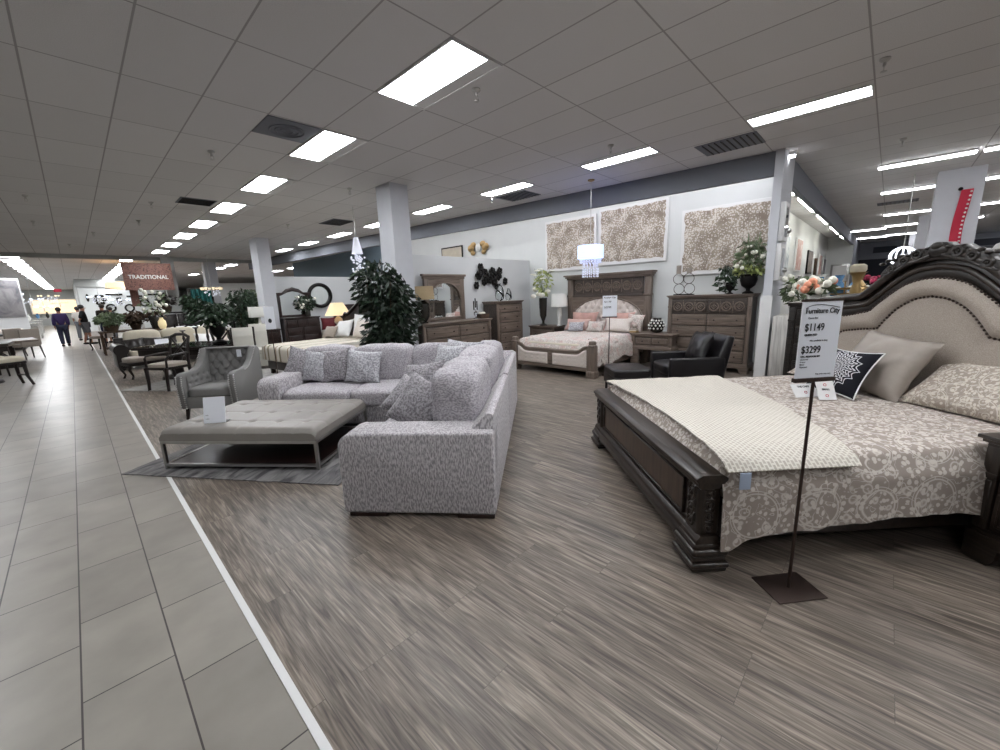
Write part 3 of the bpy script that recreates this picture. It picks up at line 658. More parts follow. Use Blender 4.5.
pillow('throw_pillow', 'grey cushion, second from the right of four on the far seat', 'cushion', sp(2.36, 2.36, .50), SA + 178, .46, .46, .15, 'pillow_grey', 18, 6, gp, seed=7)
pillow('throw_pillow', 'pale grey cushion, third from the right of four on the far seat', 'cushion', sp(2.38, 2.68, .50), SA + 174, .44, .44, .15, 'pillow_fuzzy', 18, -4, gp, seed=8)
pillow('throw_pillow', 'grey cushion slumped over the far arm of the sofa', 'cushion', sp(2.40, 2.90, .54), SA + 190, .50, .44, .15, 'pillow_grey', 22, -14, gp, seed=9)

# tufted cocktail ottoman
OA = math.radians(126.0 - 90 + 2.5)
OO = (1.37, 3.74)   # front right leg ; x = depth away, y = width to the left
ott = thing('tufted_ottoman', 'large taupe leather bench ottoman with button tufting on a steel frame', 'ottoman', (OO[0], OO[1], .012), OA)
OW, OD = 1.60, 1.14
def otop(a, b):
    x = a * OD; y = b * OW; ex = min(x, OD - x); ey = min(y, OW - y)
    z = .415 - .05 * math.exp(-ex / .02) - .05 * math.exp(-ey / .02)
    for i in range(3):
        for j in range(5):
            dx = x - OD * (i + .75) / 3.5; dy = y - OW * (j + .75) / 5.5
            z -= .022 * math.exp(-(dx * dx + dy * dy) / .0012)
    for i in range(3): z -= .007 * math.exp(-((x - OD * (i + .75) / 3.5) / .012) ** 2)
    for j in range(5): z -= .007 * math.exp(-((y - OW * (j + .75) / 5.5) / .012) ** 2)
    return (x, y, z)
m_ = MB(); m_.grid(otop, 60, 80); m_.box(.001, OD - .001, .001, OW - .001, .29, .33, .0)
m_.grid(lambda a, b: (a * OD, 0, .29 + b * (otop(a, 0)[2] - .29)), 60, 2); m_.grid(lambda a, b: (a * OD, OW, .29 + b * (otop(a, 1)[2] - .29)), 60, 2)
m_.grid(lambda a, b: (0, a * OW, .29 + b * (otop(0, a)[2] - .29)), 80, 2); m_.grid(lambda a, b: (OD, a * OW, .29 + b * (otop(1, a)[2] - .29)), 80, 2)
m_.build('cushion', 'ottoman_leather', ott, 60)
m_ = MB(); e = .028
m_.box(.0, OD, 0, e, .262, .29); m_.box(0, OD, OW - e, OW, .262, .29); m_.box(0, e, 0, OW, .262, .29); m_.box(OD - e, OD, 0, OW, .262, .29)
m_.box(.0, OD, 0, e, .03, .055); m_.box(0, OD, OW - e, OW, .03, .055); m_.box(0, e, 0, OW, .03, .055); m_.box(OD - e, OD, 0, OW, .03, .055)
m_.build('frame', 'chrome', ott)
for x in (0, OD - e):
    for y in (0, OW - e): B(x, x + e, y, y + e, 0, .262).build('leg', 'chrome', ott)
B(e, OD - e, e, OW - e, .035, .052).build('shelf', 'mahogany', ott)
card = thing('price_card', 'white printed card in a clear stand on the tufted ottoman', 'price card', (.80, 4.75, .427), math.radians(-38))
m_ = MB(); m_.prism([(0, 0), (-.004, 0), (.05, .255), (.054, .255)], 'x', -.1, .1); m_.build('sheet', 'paper', card)
m_ = MB(); m_.box(-.1, .1, -.005, .09, 0, .003); m_.build('foot', 'glass', card)
rt = math.atan2(.255, .054)
text_mesh('heading', 'FURNITURE', .024, 'ink', card, (0, .046, .215), (rt, 0, 0), 'CENTER', bold=.0006)
for i, s_ in enumerate(('DETAILS', 'PRICE', 'COLOR', 'SIZE', 'CARE')): text_mesh('print_line', s_, .014, 'ink_grey', card, (-.08, -.003 + .0118 * (4.0 - i) , .030 + .034 * (4 - i) + .01), (rt, 0, 0))
# rug
RA = math.radians(-56.2 + 90)
rg = MB()
def rugf(a, b):
    x = a * 1.75; y = b * 2.30
    wx = .012 * noise.noise(Vector((y * 6, a * 2, 3))); wy = .012 * noise.noise(Vector((x * 6, b * 2, 8)))
    return (x + (wx if a in (0, 1) else 0), y + (wy if b in (0, 1) else 0), .008 + .003 * noise.noise(Vector((x * 9, y * 9, 0))))
rg.grid(rugf, 60, 80, .006)
r_ = rg.build('area_rug', 'rug', None, 60, (1.345, 3.30, .001), RA); tag(r_, 'worn grey shag rug under the tufted ottoman, reaching onto the tiles', 'rug')

# wingless tufted armchair
ac = thing('tufted_armchair', 'grey linen armchair with tufted back and silver nailheads behind the ottoman', 'armchair', (1.36, 7.02, 0), math.radians(-43))
AW = .40; DB = .40   # half width, y from -DB(front) to +DB(back)
sidep = [(-.36, .16), (-.38, .50), (-.36, .64), (-.30, .665), (-.10, .665), (.02, .69), (.12, .76), (.20, .88), (.24, .95), (.34, .95), (.385, .90), (.36, .16)]
for sx in (-1, 1):
    x0, x1 = sorted((sx * AW, sx * (AW - .095)))
    MB().prism(sidep, 'x', x0, x1, .02).build('arm', 'armchair', ac)
    pts = [(sx * (AW - .045), y - .012 if i < 3 else y, z) for i, (y, z) in enumerate(sidep[:4])]
    nh = MB()
    path = [(-.375, .17), (-.395, .50), (-.375, .645)]
    for (y0, z0), (y1, z1) in zip(path, path[1:]):
        n_ = int(math.hypot(y1 - y0, z1 - z0) / .028)
        for k in range(n_):
            for xx in (.012, .083): nh.ball((sx * (AW - xx), y0 + (y1 - y0) * k / n_ + .012, z0 + (z1 - z0) * k / n_), .012, 8)
    for k in range(22):
        t_ = k / 21; a_, b_ = (-.10, .67), (.24, .955); nh.ball((sx * AW, a_[0] + (b_[0] - a_[0]) * t_, a_[1] + (b_[1] - a_[1]) * t_ ** 1.9 - .02), .008, 8)
    nh.build('nailhead_trim', 'chrome', ac)
BX = AW - .09
def backf(a, b):
    x = (2 * a - 1) * BX; z = .44 + b * .51; y = .21 + .10 * b * .6 - .06 * (1 - (2 * a - 1) ** 2) * 0
    d = 0
    for r in range(5):
        for c in range(-3, 4):
            bx = (c + (.5 if r % 2 else 0)) * .135; bz = .50 + r * .10
            dd = (x - bx) ** 2 + (z - bz) ** 2; d = max(d, math.exp(-dd / .0007))
    ux = x / .135; uz = (z - .5) / .2
    q1 = abs(((ux + uz) % 1) - .5); q2 = abs(((ux - uz) % 1) - .5)
    seam = max(math.exp(-((.5 - q1) / .07) ** 2), math.exp(-((.5 - q2) / .07) ** 2))
    return (x, y + .035 * d + .012 * seam, z)
m_ = MB(); m_.grid(backf, 60, 60); m_.prism([(.25, .40), (.30, .95), (.385, .93), (.37, .16), (.25, .16)], 'x', -BX - .01, BX + .01, .01); m_.box(-BX, BX, .22, .30, .93, .955, .01)
m_.build('backrest', 'armchair', ac, 60)
for sx in (-1, 1):
    def armf(a, b, sx=sx):
        y = -.30 + a * .50; z = .45 + b * (.18 + .22 * max(0, a - .5)); d = 0
        for r in range(2):
            for c in range(4):
                by = -.24 + (c + (.5 if r % 2 else 0)) * .12; bz = .50 + r * .09; d = max(d, math.exp(-((y - by) ** 2 + (z - bz) ** 2) / .0006))
        return (sx * (AW - .115 + .025 * d), y, z)
    MB().grid(armf, 36, 20).build('arm_padding', 'armchair', ac, 60)
MB().puffy((0, -.06, .385), (BX - .012, .31, .075), 6, 10).build('seat_cushion', 'armchair', ac, 80)
B(-BX, BX, -.355, .34, .16, .32, .012).build('seat_base', 'armchair', ac)
for sx in (-1, 1):
    for sy in (-1, 1): MB().cyl((sx * .34, sy * .30, .17), (sx * .35, sy * .33, 0), .03, .02, 4).build('leg', 'espresso', ac)
m_ = MB(); m_.box(.15, .215, .20, .207, .80, .91); m_.build('price_tag', 'paper', ac)

# ================================================================== NEAR CARVED BED
BA = math.radians(46)
BO = (2.233, .627)
bed = thing('carved_bed', 'dark carved wooden king bed with an arched upholstered headboard, at the right', 'bed', (BO[0], BO[1], 0), BA)
# local frame : x along the footboard (0 near camera .. 2.09), y = -distance towards the head
FW = 2.03; HL = 2.33
prof_top = [(-.015, .50), (-.03, .515), (-.03, .535), (-.045, .55), (-.045, .565), (-.01, .585), (.10, .585), (.135, .565), (.135, .55), (.12, .535), (.12, .515), (.105, .50)]
def ploop(prof): return [(-y, z) for y, z in prof]
FBD = .11
MB().box(.05, FW - .05, -FBD + .01, -.015, .12, .51).build('footboard', 'walnut', bed)
m_ = MB(); m_.prism(ploop([(a + .0, b) for a, b in prof_top]), 'x', -.02, FW + .02, .006); fbt = m_.build('footboard_rail', 'walnut', bed)
m_ = MB(); m_.prism(ploop([(-.04, .10), (-.04, .15), (-.025, .17), (-.025, .19), (-.005, .215), (.10, .215), (.10, .10)]), 'x', -.02, FW + .02, .005)
m_.build('base_moulding', 'walnut', bed)
m_ = MB()
for (a0, a1, b0, b1) in ((.20, FW - .20, .235, .25), (.20, FW - .20, .455, .47)): m_.box(a0, a1, -.03, .004, b0, b1, .004, 1)
for (a0, a1) in ((.20, .215), (FW - .215, FW - .20)): m_.box(a0, a1, -.03, .004, .235, .47, .004, 1)
m_.build('panel_moulding', 'walnut', bed)
B(.215, FW - .215, -.02, -.008, .25, .455).build('panel', 'walnut_panel', bed)
for x0, x1 in ((0, .15), (FW - .15, FW)):
    pil = MB().box(x0, x1, -.115, .012, .2, .5, .025, 3).build('corner_post', 'walnut_z', bed)
    cx = (x0 + x1) / 2; cv_ = MB()
    for k in range(3):
        zc = .27 + k * .085
        cv_.torus((cx, .014, zc), .026, .008, 'y', 14, 6); cv_.ball((cx, .016, zc), (.012, .012, .016), 8)
        for s_ in (-1, 1): cv_.ball((cx + s_ * .034, .012, zc + .035), (.012, .012, .03), 8)
    xs = x0 - .0 if x0 == 0 else x1
    for k in range(4):
        zc = .255 + k * .07; cv_.torus((xs, -.05, zc), .022, .008, 'x', 12, 6); cv_.ball((xs, -.05, zc), (.012, .014, .02), 8); cv_.ball((xs, -.05, zc + .035), (.010, .03, .012), 8)
    cv_.build('carving', 'walnut_z', pil)
    # swelling bracket foot
    f_ = MB()
    def footf(pr):
        for (z0, z1, g) in pr: f_.box(x0 - g - .01, x1 + g + .01, -.125 - g, .02 + g, z0, z1, min(.02, (z1 - z0) * .45), 3)
    footf([(0, .03, .030), (.025, .06, .040), (.055, .10, .024), (.095, .14, .034), (.135, .17, .016), (.165, .2, .006)])
    f_.build('bracket_foot', 'walnut', bed)
m_ = MB(); sh = [(0.15, .10), (.15, .06), (.35, .10)]
m_.prism([(.14, .15), (.14, .04), (.20, .05), (.26, .09), (.34, .11), (FW - .34, .11), (FW - .26, .09), (FW - .20, .05), (FW - .14, .04), (FW - .14, .15)], 'y', .0, .03, .004)
m_.build('apron', 'walnut', bed)
for x0, x1 in ((.09, .13), (FW - .13, FW - .09)):
    B(x0, x1, -HL, -.1, .12, .36, .006).build('side_rail', 'walnut', bed)
# headboard
hc = FW / 2; yb = -HL
out = [(0, 1.80), (.12, 1.79), (.22, 1.755), (.32, 1.69), (.42, 1.61), (.52, 1.53), (.58, 1.485), (.62, 1.47), (.80, 1.455), (1.03, 1.42), (1.05, 1.40), (1.05, .0), (1.0, .0), (1.0, .3)]
poly = [(hc - u, z) for u, z in reversed(out)] + [(hc + u, z) for u, z in out[1:]]
poly = [(hc + u, z) for u, z in out[:12]] + [(hc - u, z) for u, z in reversed(out[1:12])]
MB().prism(poly, 'y', yb - .09, yb - .005, .008).build('headboard', 'walnut_z', bed)
def rim(curve, r0, mat, name, y, parent=bed, n=8):
    pts = [(hc - u, y, z) for u, z in reversed(curve)] + [(hc + u, y, z) for u, z in curve[1:]]
    return MB().tube(pts, r0, n).build(name, mat, parent, 60)
def smoothc(c, k=6):
    r = []
    for i in range(len(c) - 1):
        p0 = c[max(0, i - 1)]; p1 = c[i]; p2 = c[i + 1]; p3 = c[min(len(c) - 1, i + 2)]
        for j in range(k):
            t = j / k; r.append(tuple(.5 * ((2 * b) + (-a + c_) * t + (2 * a - 5 * b + 4 * c_ - d) * t * t + (-a + 3 * b - 3 * c_ + d) * t ** 3) for a, b, c_, d in zip(p0, p1, p2, p3)))
    r.append(c[-1]); return r
crv_out = smoothc([(0, 1.78), (.12, 1.77), (.22, 1.735), (.32, 1.67), (.44, 1.575), (.56, 1.48)]) + smoothc([(.60, 1.455), (.80, 1.44), (1.04, 1.41)])
crv_mid = smoothc([(0, 1.685), (.12, 1.67), (.22, 1.635), (.32, 1.565), (.43, 1.475), (.52, 1.40)]) + smoothc([(.56, 1.385), (.75, 1.355), (.97, 1.32), (.985, .9), (.99, .5)])
crv_n1 = smoothc([(0, 1.60), (.12, 1.585), (.22, 1.55), (.31, 1.49), (.41, 1.41), (.49, 1.335)]) + smoothc([(.53, 1.32), (.73, 1.275), (.93, 1.24), (.94, .9), (.94, .5)])
crv_n2 = smoothc([(0, 1.46), (.10, 1.445), (.19, 1.405), (.27, 1.345), (.34, 1.265), (.40, 1.185)]) + smoothc([(.44, 1.175), (.60, 1.155), (.78, 1.10), (.79, .9), (.79, .5)])
rim(crv_out, .035, 'walnut', 'crown_moulding', yb + .012)
rim(crv_mid, .022, 'walnut', 'inner_moulding', yb + .01)
def band(c1, c2, y0, bulge, nm, mat, n=8):
    m_ = MB(); N = min(len(c1), len(c2))
    def g(sg):
        def f(a, b):
            i = a * (N - 1); k = min(N - 2, int(i)); fr = i - k
            p = [c1[k][j] * (1 - fr) + c1[k + 1][j] * fr for j in (0, 1)]; q = [c2[k][j] * (1 - fr) + c2[k + 1][j] * fr for j in (0, 1)]
            u = p[0] * (1 - b) + q[0] * b; z = p[1] * (1 - b) + q[1] * b
            return (hc + sg * u, y0 + bulge * math.sin(PI * b) ** .7, z)
        return f
    m_.grid(g(1), (N - 1) * 1, n); m_.grid(g(-1), (N - 1) * 1, n)
    return m_.build(nm, mat, bed, 70)
band(crv_mid, crv_n1, yb + .0, .012, 'inner_frame', 'charcoal_wood', 4)
band(crv_n1, crv_n2, yb + .01, .05, 'upholstered_roll', 'linen', 10)
zero = [(0, .5)] * len(crv_n2)
cen = [(u * .0, .5 + (z - .5) * 0.0) for u, z in crv_n2]
def cenf(sg):
    def f(a, b):
        N = len(crv_n2); i = a * (N - 1); k = min(N - 2, int(i)); fr = i - k
        p = [crv_n2[k][j] * (1 - fr) + crv_n2[k + 1][j] * fr for j in (0, 1)]
        return (hc + sg * p[0] * (1 - b), yb + .012 + .035 * min(1, b * 5) ** .5, p[1] * (1 - b) + .5 * b)
    return f
m_ = MB(); m_.grid(cenf(1), len(crv_n2) - 1, 8); m_.grid(cenf(-1), len(crv_n2) - 1, 8); m_.build('upholstered_panel', 'linen', bed, 70)
for crv, yy in ((crv_n1, yb + .016), (crv_n2, yb + .02)):
    nh = MB(); acc = 0
    for sg in (-1, 1):
        for (u0, z0), (u1, z1) in zip(crv, crv[1:]):
            L = math.hypot(u1 - u0, z1 - z0)
            if z1 < .7: break
            while acc < L:
                t_ = acc / L; nh.ball((hc + sg * (u0 + (u1 - u0) * t_), yy, z0 + (z1 - z0) * t_), .0095, 6); acc += .03
            acc -= L
        acc = 0
    nh.build('nailhead_trim', 'bronze', bed)
# carved crest
cr = MB()
sil = [(0, 1.865), (.05, 1.86), (.085, 1.83), (.12, 1.825), (.16, 1.835), (.20, 1.81), (.23, 1.785), (.27, 1.79), (.31, 1.76), (.34, 1.72), (.39, 1.70), (.43, 1.65), (.43, 1.60), (.32, 1.66), (.2, 1.715), (0, 1.735)]
cr.prism([(hc + u, z) for u, z in sil] + [(hc - u, z) for u, z in reversed(sil[1:-1])], 'y', yb - .05, yb + .04, .014)
cr.ball((hc, yb + .03, 1.80), (.075, .04, .05), 14); cr.ball((hc, yb + .05, 1.835), (.04, .03, .03), 12)
for sg in (-1, 1):
    for k in range(3):
        uu, zz_ = ((.14, 1.785), (.235, 1.745), (.33, 1.69))[k]
        cr.torus((hc + sg * uu, yb + .045, zz_), .032 - .004 * k, .013, 'y', 14, 6); cr.ball((hc + sg * uu, yb + .05, zz_), (.012, .014, .012), 8)
    for k in range(8):
        uu = .07 + .05 * k; zz_ = 1.825 - .30 * (uu - .05) ** 1.3 - .012 * (k % 2); cr.ball((hc + sg * uu, yb + .035, zz_), (.026, .022, .014), 8, Matrix.Identity(4))
    cr.tube([(hc + sg * u, yb + .04, z) for u, z in ((.04, 1.77), (.10, 1.745), (.20, 1.72), (.30, 1.665), (.38, 1.635), (.42, 1.64))], [.018, .018, .016, .014, .010, .003], 8)
cr.build('carved_crest', 'charcoal_wood', bed)
mat_ = MB().puffy((FW / 2, -1.20, .48), (.93, 1.06, .15), 12, 10).build('mattress', 'cream', bed, 80)
B(.13, FW - .13, -HL + .02, -.12, .16, .335, .01).build('box_spring', 'charcoal_wood', bed)
# comforter draped over
ZT = .672
def com(a, b):
    # a across (0 = near side hanging .. 1 = far side hanging), b along foot->head
    yy = -.10 - b * 2.20
    drop = .40; span = FW - .04
    s_ = a * (span + 2 * drop) - drop
    fold = noise.noise(Vector((b * 9, 3, 0))) * .5 + noise.noise(Vector((b * 23, 7, 1))) * .3
    if s_ < 0:
        k = -s_ / drop; x = .02 - .055 * min(1, k * 3) - .045 * k * (fold + .35); z = ZT - .03 - k * (.385 + .035 * math.sin(b * 7 + 1.0) + (.09 * math.exp(-(b / .06) ** 2)))
    elif s_ > span:
        k = (s_ - span) / drop; x = span + .02 + .04 * min(1, k * 3) + .03 * k * fold; z = ZT - .03 - k * .34
    else:
        x = .02 + s_; e_ = min(s_, span - s_); z = ZT - .03 * math.exp(-e_ / .05) + .006 * noise.noise(Vector((x * 4, yy * 4, 2))) + .006 * noise.noise(Vector((x * 11, yy * 11, 5)))
    if b < .04 and 0 <= s_ <= span: z -= .12 * (1 - b / .04) ** 1.5
    return (x, yy, z)
c_ = MB().grid(com, 110, 90, .012).build('comforter', 'damask', None, 80, (BO[0], BO[1], 0), BA)
tag(c_, 'taupe comforter with white scroll and medallion print, draped over the carved bed', 'comforter')
def thr(a, b):
    s_ = -.07 + a * 2.03; yy = -.09 - .07 * math.sin(PI * a) - b * (.74 + .42 * a) + .02 * a
    z = ZT + .016
    if s_ < .0: k = -s_ / .07; return (-.01 - .05 * k, yy - .01 * k, z - .03 - .04 * k)
    e_ = s_
    return (.02 + s_, yy, z - .03 * math.exp(-e_ / .05) + .006 * noise.noise(Vector(((.02 + s_) * 4, yy * 4, 2))) + .006 * noise.noise(Vector(((.02 + s_) * 11, yy * 11, 5))))
th_ = MB().grid(thr, 90, 50, .010).build('throw_blanket', 'waffle', None, 80, (BO[0], BO[1], 0), BA)
tag(th_, 'cream waffle weave blanket laid across the foot of the carved bed', 'blanket')
MB().box(-.075, -.068, -.22, -.16, .52, .615, .002).build('care_label', plain('blue_white_label', (170, 184, 206), .6), th_)
def bp(x, y, z=ZT + .01): return local(BO, BA, x, y, z)
AZ = 49.1 + 90
gb = 'cushions on the carved bed'
pillow('bed_pillow', 'taupe and white print pillow nearest the right picture edge on the carved bed', 'pillow', bp(.42, -2.02), AZ, .92, .52, .20, 'damask_small', 52, 0, gb, seed=3, pinch=.05)
pillow('bed_pillow', 'taupe and white print pillow lying at the far side, behind the price sign', 'pillow', bp(1.55, -2.02), AZ, .92, .50, .20, 'damask_small', 62, 0, gb, seed=4, pinch=.05)
pillow('accent_pillow', 'large plain beige satin cushion leaning on the headboard', 'cushion', bp(1.13, -1.95), AZ - 2, .62, .54, .22, 'taupe_satin', 28, -6, gb, seed=5, pinch=.09, wr=.018)
pillow('accent_pillow', 'black cushion with a white mandala print and white piping', 'cushion', bp(1.15, -1.68), AZ + 2, .46, .42, .16, 'mandala', 32, 0, gb, seed=6, pinch=.12, trim='white')
# cards on the bed
for i, (x, y, r, lb, txts) in enumerate(((.93, -1.50, 20, 'small white printed card propped against the black mandala cushion', ('IN SIZE', 'SMALL')), (1.03, -1.42, -62, 'small white printed card lying flat in front of the mandala cushion', ('THE CARE', '')))):
    f_ = thing('info_card', lb, 'card', bp(x, y, ZT + .02), BA + math.radians(r))
    w_, h_, tilt = (.13, .22, 62) if i == 0 else (.20, .12, 50)
    cdn = MB().box(-w_ / 2, w_ / 2, 0, h_, 0, .003).build('sheet', 'white', f_); cdn.rotation_euler = (math.radians(tilt), 0, PI)
    cdn.rotation_euler = (math.radians(tilt), math.radians(0 if i else 0), 0); f_.rotation_euler = (0, 0, math.radians(-52 if i == 0 else -42))
    text_mesh('print_line', txts[0], .022, 'ink', cdn, (0, h_ * .72, .0045), (0, 0, 0), 'CENTER', bold=.0008)
    if txts[1]: text_mesh('print_line', txts[1], .02, 'ink', cdn, (0, h_ * .35, .0045), (0, 0, 0), 'CENTER', bold=.0008)
    for yy in ((.55, .15) if i == 0 else (.35,)): MB().torus((0, h_ * yy, .0042), .010, .002, 'z', 16, 6).build('red_stamp', 'red', cdn)
# price sign stand
sg_ = thing('price_sign_stand', 'tall white price sign on a thin bronze pole beside the carved bed', 'price sign', (2.385, .215, 0), math.radians(-40))
st = MB().box(-.135, .135, -.10, .10, 0, .008, .003).build('base_plate', 'bronze', sg_)
MB().cyl((0, 0, .008), (0, 0, 1.135), .0085, .0075, 12).build('pole', 'bronze', sg_)
SGW = .20; 
MB().box(-SGW / 2 - .006, SGW / 2 + .006, -.012, .012, 1.13, 1.15, .002).build('clip', 'bronze', sg_)
pan = MB().box(-SGW / 2, SGW / 2, -.004, .004, 1.15, 1.515).build('sign_panel', 'paper', sg_)
fr_ = MB(); fr_.box(-SGW / 2 - .003, SGW / 2 + .003, -.006, .006, 1.508, 1.52); fr_.build('top_strip', 'bronze', sg_)
text_mesh('logo_text', 'Furniture City', .033, 'ink', pan, (0, -.0055, 1.455), (PI / 2, 0, 0), 'CENTER', bold=.0006, sx=.90)
MB().tube([(-.085 + .17 * i / 12, -.005, 1.478 + .016 * math.sin(PI * (i / 12) ** .7)) for i in range(13)], .0016, 6).build('logo_swoosh', 'ink', pan)
text_mesh('print_line', 'Queen Bed', .012, 'ink_grey', pan, (-.07, -.0055, 1.43), sx=.9)
text_mesh('price_text', '$1149', .048, 'ink', pan, (-.082, -.0055, 1.375), bold=.0004, sx=.82)
text_mesh('print_line', 'QUEEN BED', .012, 'ink', pan, (-.08, -.0055, 1.352), bold=.0005)
text_mesh('print_line', 'Also available in king', .011, 'ink_grey', pan, (-.05, -.0055, 1.325))
text_mesh('price_text', '$3299', .048, 'ink', pan, (-.088, -.0055, 1.27), bold=.0004, sx=.82)
text_mesh('print_line', '4 PC. BEDROOM SET', .011, 'ink', pan, (-.088, -.0055, 1.25), bold=.0004)
for i, s_ in enumerate(('Queen bed', 'Dresser', 'Mirror', 'Nightstand')): text_mesh('print_line', s_, .009, 'ink_grey', pan, (-.088, -.0055, 1.237 - i * .012))
text_mesh('print_line', 'Reg. price may vary', .010, 'ink_grey', pan, (0, -.0055, 1.165))
# ================================================================== WOODEN CASE FURNITURE
def knob(parent, x, y, z, mat='bronze'):
    return MB().lathe([(.006, 0), (.006, .012), (.016, .018), (.015, .028), (.004, .032)], n=12, mat=Matrix.Translation((x, y, z)) @ Matrix.Rotation(PI / 2, 4, 'X')).build('knob', mat, parent)
def case(name, label, cat, loc, rz, w, d, h, rows, mw='greige', mz='greige_z', md='greige_shaded', foot=.12, group=None, top=.05, pil=.07):
    """front faces local -y, at y=0 ; body goes back to y=d"""
    t = thing(name, label, cat, loc, rz, group); hw = w / 2
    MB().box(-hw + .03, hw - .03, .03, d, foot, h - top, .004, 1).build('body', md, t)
    m_ = MB(); m_.box(-hw - .015, hw + .015, -.02, d, h - .022, h, .006); m_.box(-hw + .0, hw - .0, -.005, d, h - .042, h - .02, .006); m_.box(-hw + .015, hw - .015, .012, d, h - .065, h - .04, .006); m_.build('top', mw, t)
    m_ = MB(); m_.box(-hw, hw, 0, d, foot - .03, foot + .035, .01); m_.box(-hw + .02, hw - .02, .012, d, foot + .03, foot + .06, .008); m_.build('base_moulding', mw, t)
    for sx in (-1, 1):
        for y0 in (.005, d - .11):
            MB().prism([(sx * (hw - .0), 0), (sx * (hw - .12), 0), (sx * (hw - .15), .05), (sx * (hw - .16), foot - .02), (sx * hw, foot - .02)], 'y', y0, y0 + .1, .006).build('bracket_foot', mw, t)
        p_ = MB(); x0, x1 = sorted((sx * (hw - .015), sx * (hw - .015 - pil))); p_.box(x0, x1, .012, .05, foot + .06, h - top - .01, .006)
        p_.box(x0 + .014, x1 - .014, .004, .014, foot + .12, h - top - .20, .004, 1); p_.box(x0 - .004, x1 + .004, .004, .05, h - top - .19, h - top - .16, .004); p_.build('pilaster', mz, t)
    iw = w - 2 * (pil + .02); z = h - top - .03; tot = sum(r[0] for r in rows); av = z - (foot + .07)
    for fr, nc, style in rows:
        hh = av * fr / tot
        for c in range(nc):
            x0 = -iw / 2 + iw * c / nc + .010; x1 = -iw / 2 + iw * (c + 1) / nc - .010; z1 = z - .009; z0 = z - hh + .009
            m_ = MB(); m_.box(x0, x1, .008, .034, z0, z1, .005)
            e = .022
            m_.box(x0 + e, x1 - e, .0, .010, z0 + e, z0 + e + .014, .003, 1); m_.box(x0 + e, x1 - e, .0, .010, z1 - e - .014, z1 - e, .002, 1)
            m_.box(x0 + e, x0 + e + .014, .0, .010, z0 + e, z1 - e, .002, 1); m_.box(x1 - e - .014, x1 - e, .0, .010, z0 + e, z1 - e, .002, 1)
            carv = None
            if style == 'ring':
                base_ = m_; m_ = MB(); n = 3; zc = (z0 + z1) / 2; R = min((z1 - z0) * .34, (x1 - x0) / n * .36)
                for k in range(n):
                    xc = x0 + (x1 - x0) * (k + .5) / n; m_.torus((xc, .004, zc), R, .013, 'y', 18, 6); m_.torus((xc, .004, zc), R * .6, .010, 'y', 4, 6); m_.ball((xc, .006, zc), (R * .25, .010, R * .25), 8)
                    if k: xm = x0 + (x1 - x0) * k / n; m_.box(xm - .008, xm + .008, .004, .014, z0 + .01, z1 - .01, .002, 1)
            if style == 'ring': dr = base_.build('drawer', md, t); m_.build('carving', mw, dr)
            else: dr = m_.build('drawer', mw, t)
            if style == 'ring': knob(dr, (x0 + x1) / 2, .002, (z0 + z1) / 2)
            elif x1 - x0 > .45: knob(dr, x0 + (x1 - x0) * .2, .008, (z0 + z1) / 2); knob(dr, x1 - (x1 - x0) * .2, .008, (z0 + z1) / 2)
            else: knob(dr, (x0 + x1) / 2, .008, (z0 + z1) / 2)
        z -= hh
    return t
FX = -PI / 2   # front facing -X
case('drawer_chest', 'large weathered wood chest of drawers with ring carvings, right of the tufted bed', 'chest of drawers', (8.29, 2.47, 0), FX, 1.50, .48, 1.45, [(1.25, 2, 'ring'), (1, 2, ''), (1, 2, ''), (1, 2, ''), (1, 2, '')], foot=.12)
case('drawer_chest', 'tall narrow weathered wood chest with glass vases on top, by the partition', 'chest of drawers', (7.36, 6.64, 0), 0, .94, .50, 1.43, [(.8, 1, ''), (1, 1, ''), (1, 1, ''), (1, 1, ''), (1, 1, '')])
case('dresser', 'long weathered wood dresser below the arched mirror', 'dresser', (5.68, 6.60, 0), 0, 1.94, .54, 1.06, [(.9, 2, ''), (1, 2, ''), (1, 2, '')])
# arched mirror on the dresser
mr = thing('dresser_mirror', 'square wood framed mirror with an arched glass standing on the long dresser', 'mirror', (5.68, 7.06, 1.062), 0)
MB().box(-.60, .60, -.06, .03, .95, 1.0, .008).box(-.57, .57, -.045, .03, .90, .955, .008).build('cornice', 'greige', mr)
for sx in (-1, 1):
    x0, x1 = sorted((sx * .55, sx * .44)); MB().box(x0, x1, -.035, .03, 0, .91, .006).build('frame_post', 'greige_z', mr)
B(-.45, .45, -.02, .03, 0, .08, .006).build('frame_rail', 'greige', mr)
arch = [(.44 * math.cos(a_ * PI / 20), .47 + .36 * math.sin(a_ * PI / 20)) for a_ in range(0, 21)] + [(-.45, .47), (-.45, .91), (.45, .91), (.45, .47)]
MB().prism(arch, 'y', -.03, .02, .003).build('arched_spandrel', 'greige', mr)
MB().tube([(.43 * math.cos(a_ * PI / 20), -.035, .47 + .35 * math.sin(a_ * PI / 20)) for a_ in range(21)], .014, 6).build('arch_moulding', 'greige', mr)
B(-.44, .44, .0, .012, .07, .88).build('glass', 'mirror', mr)
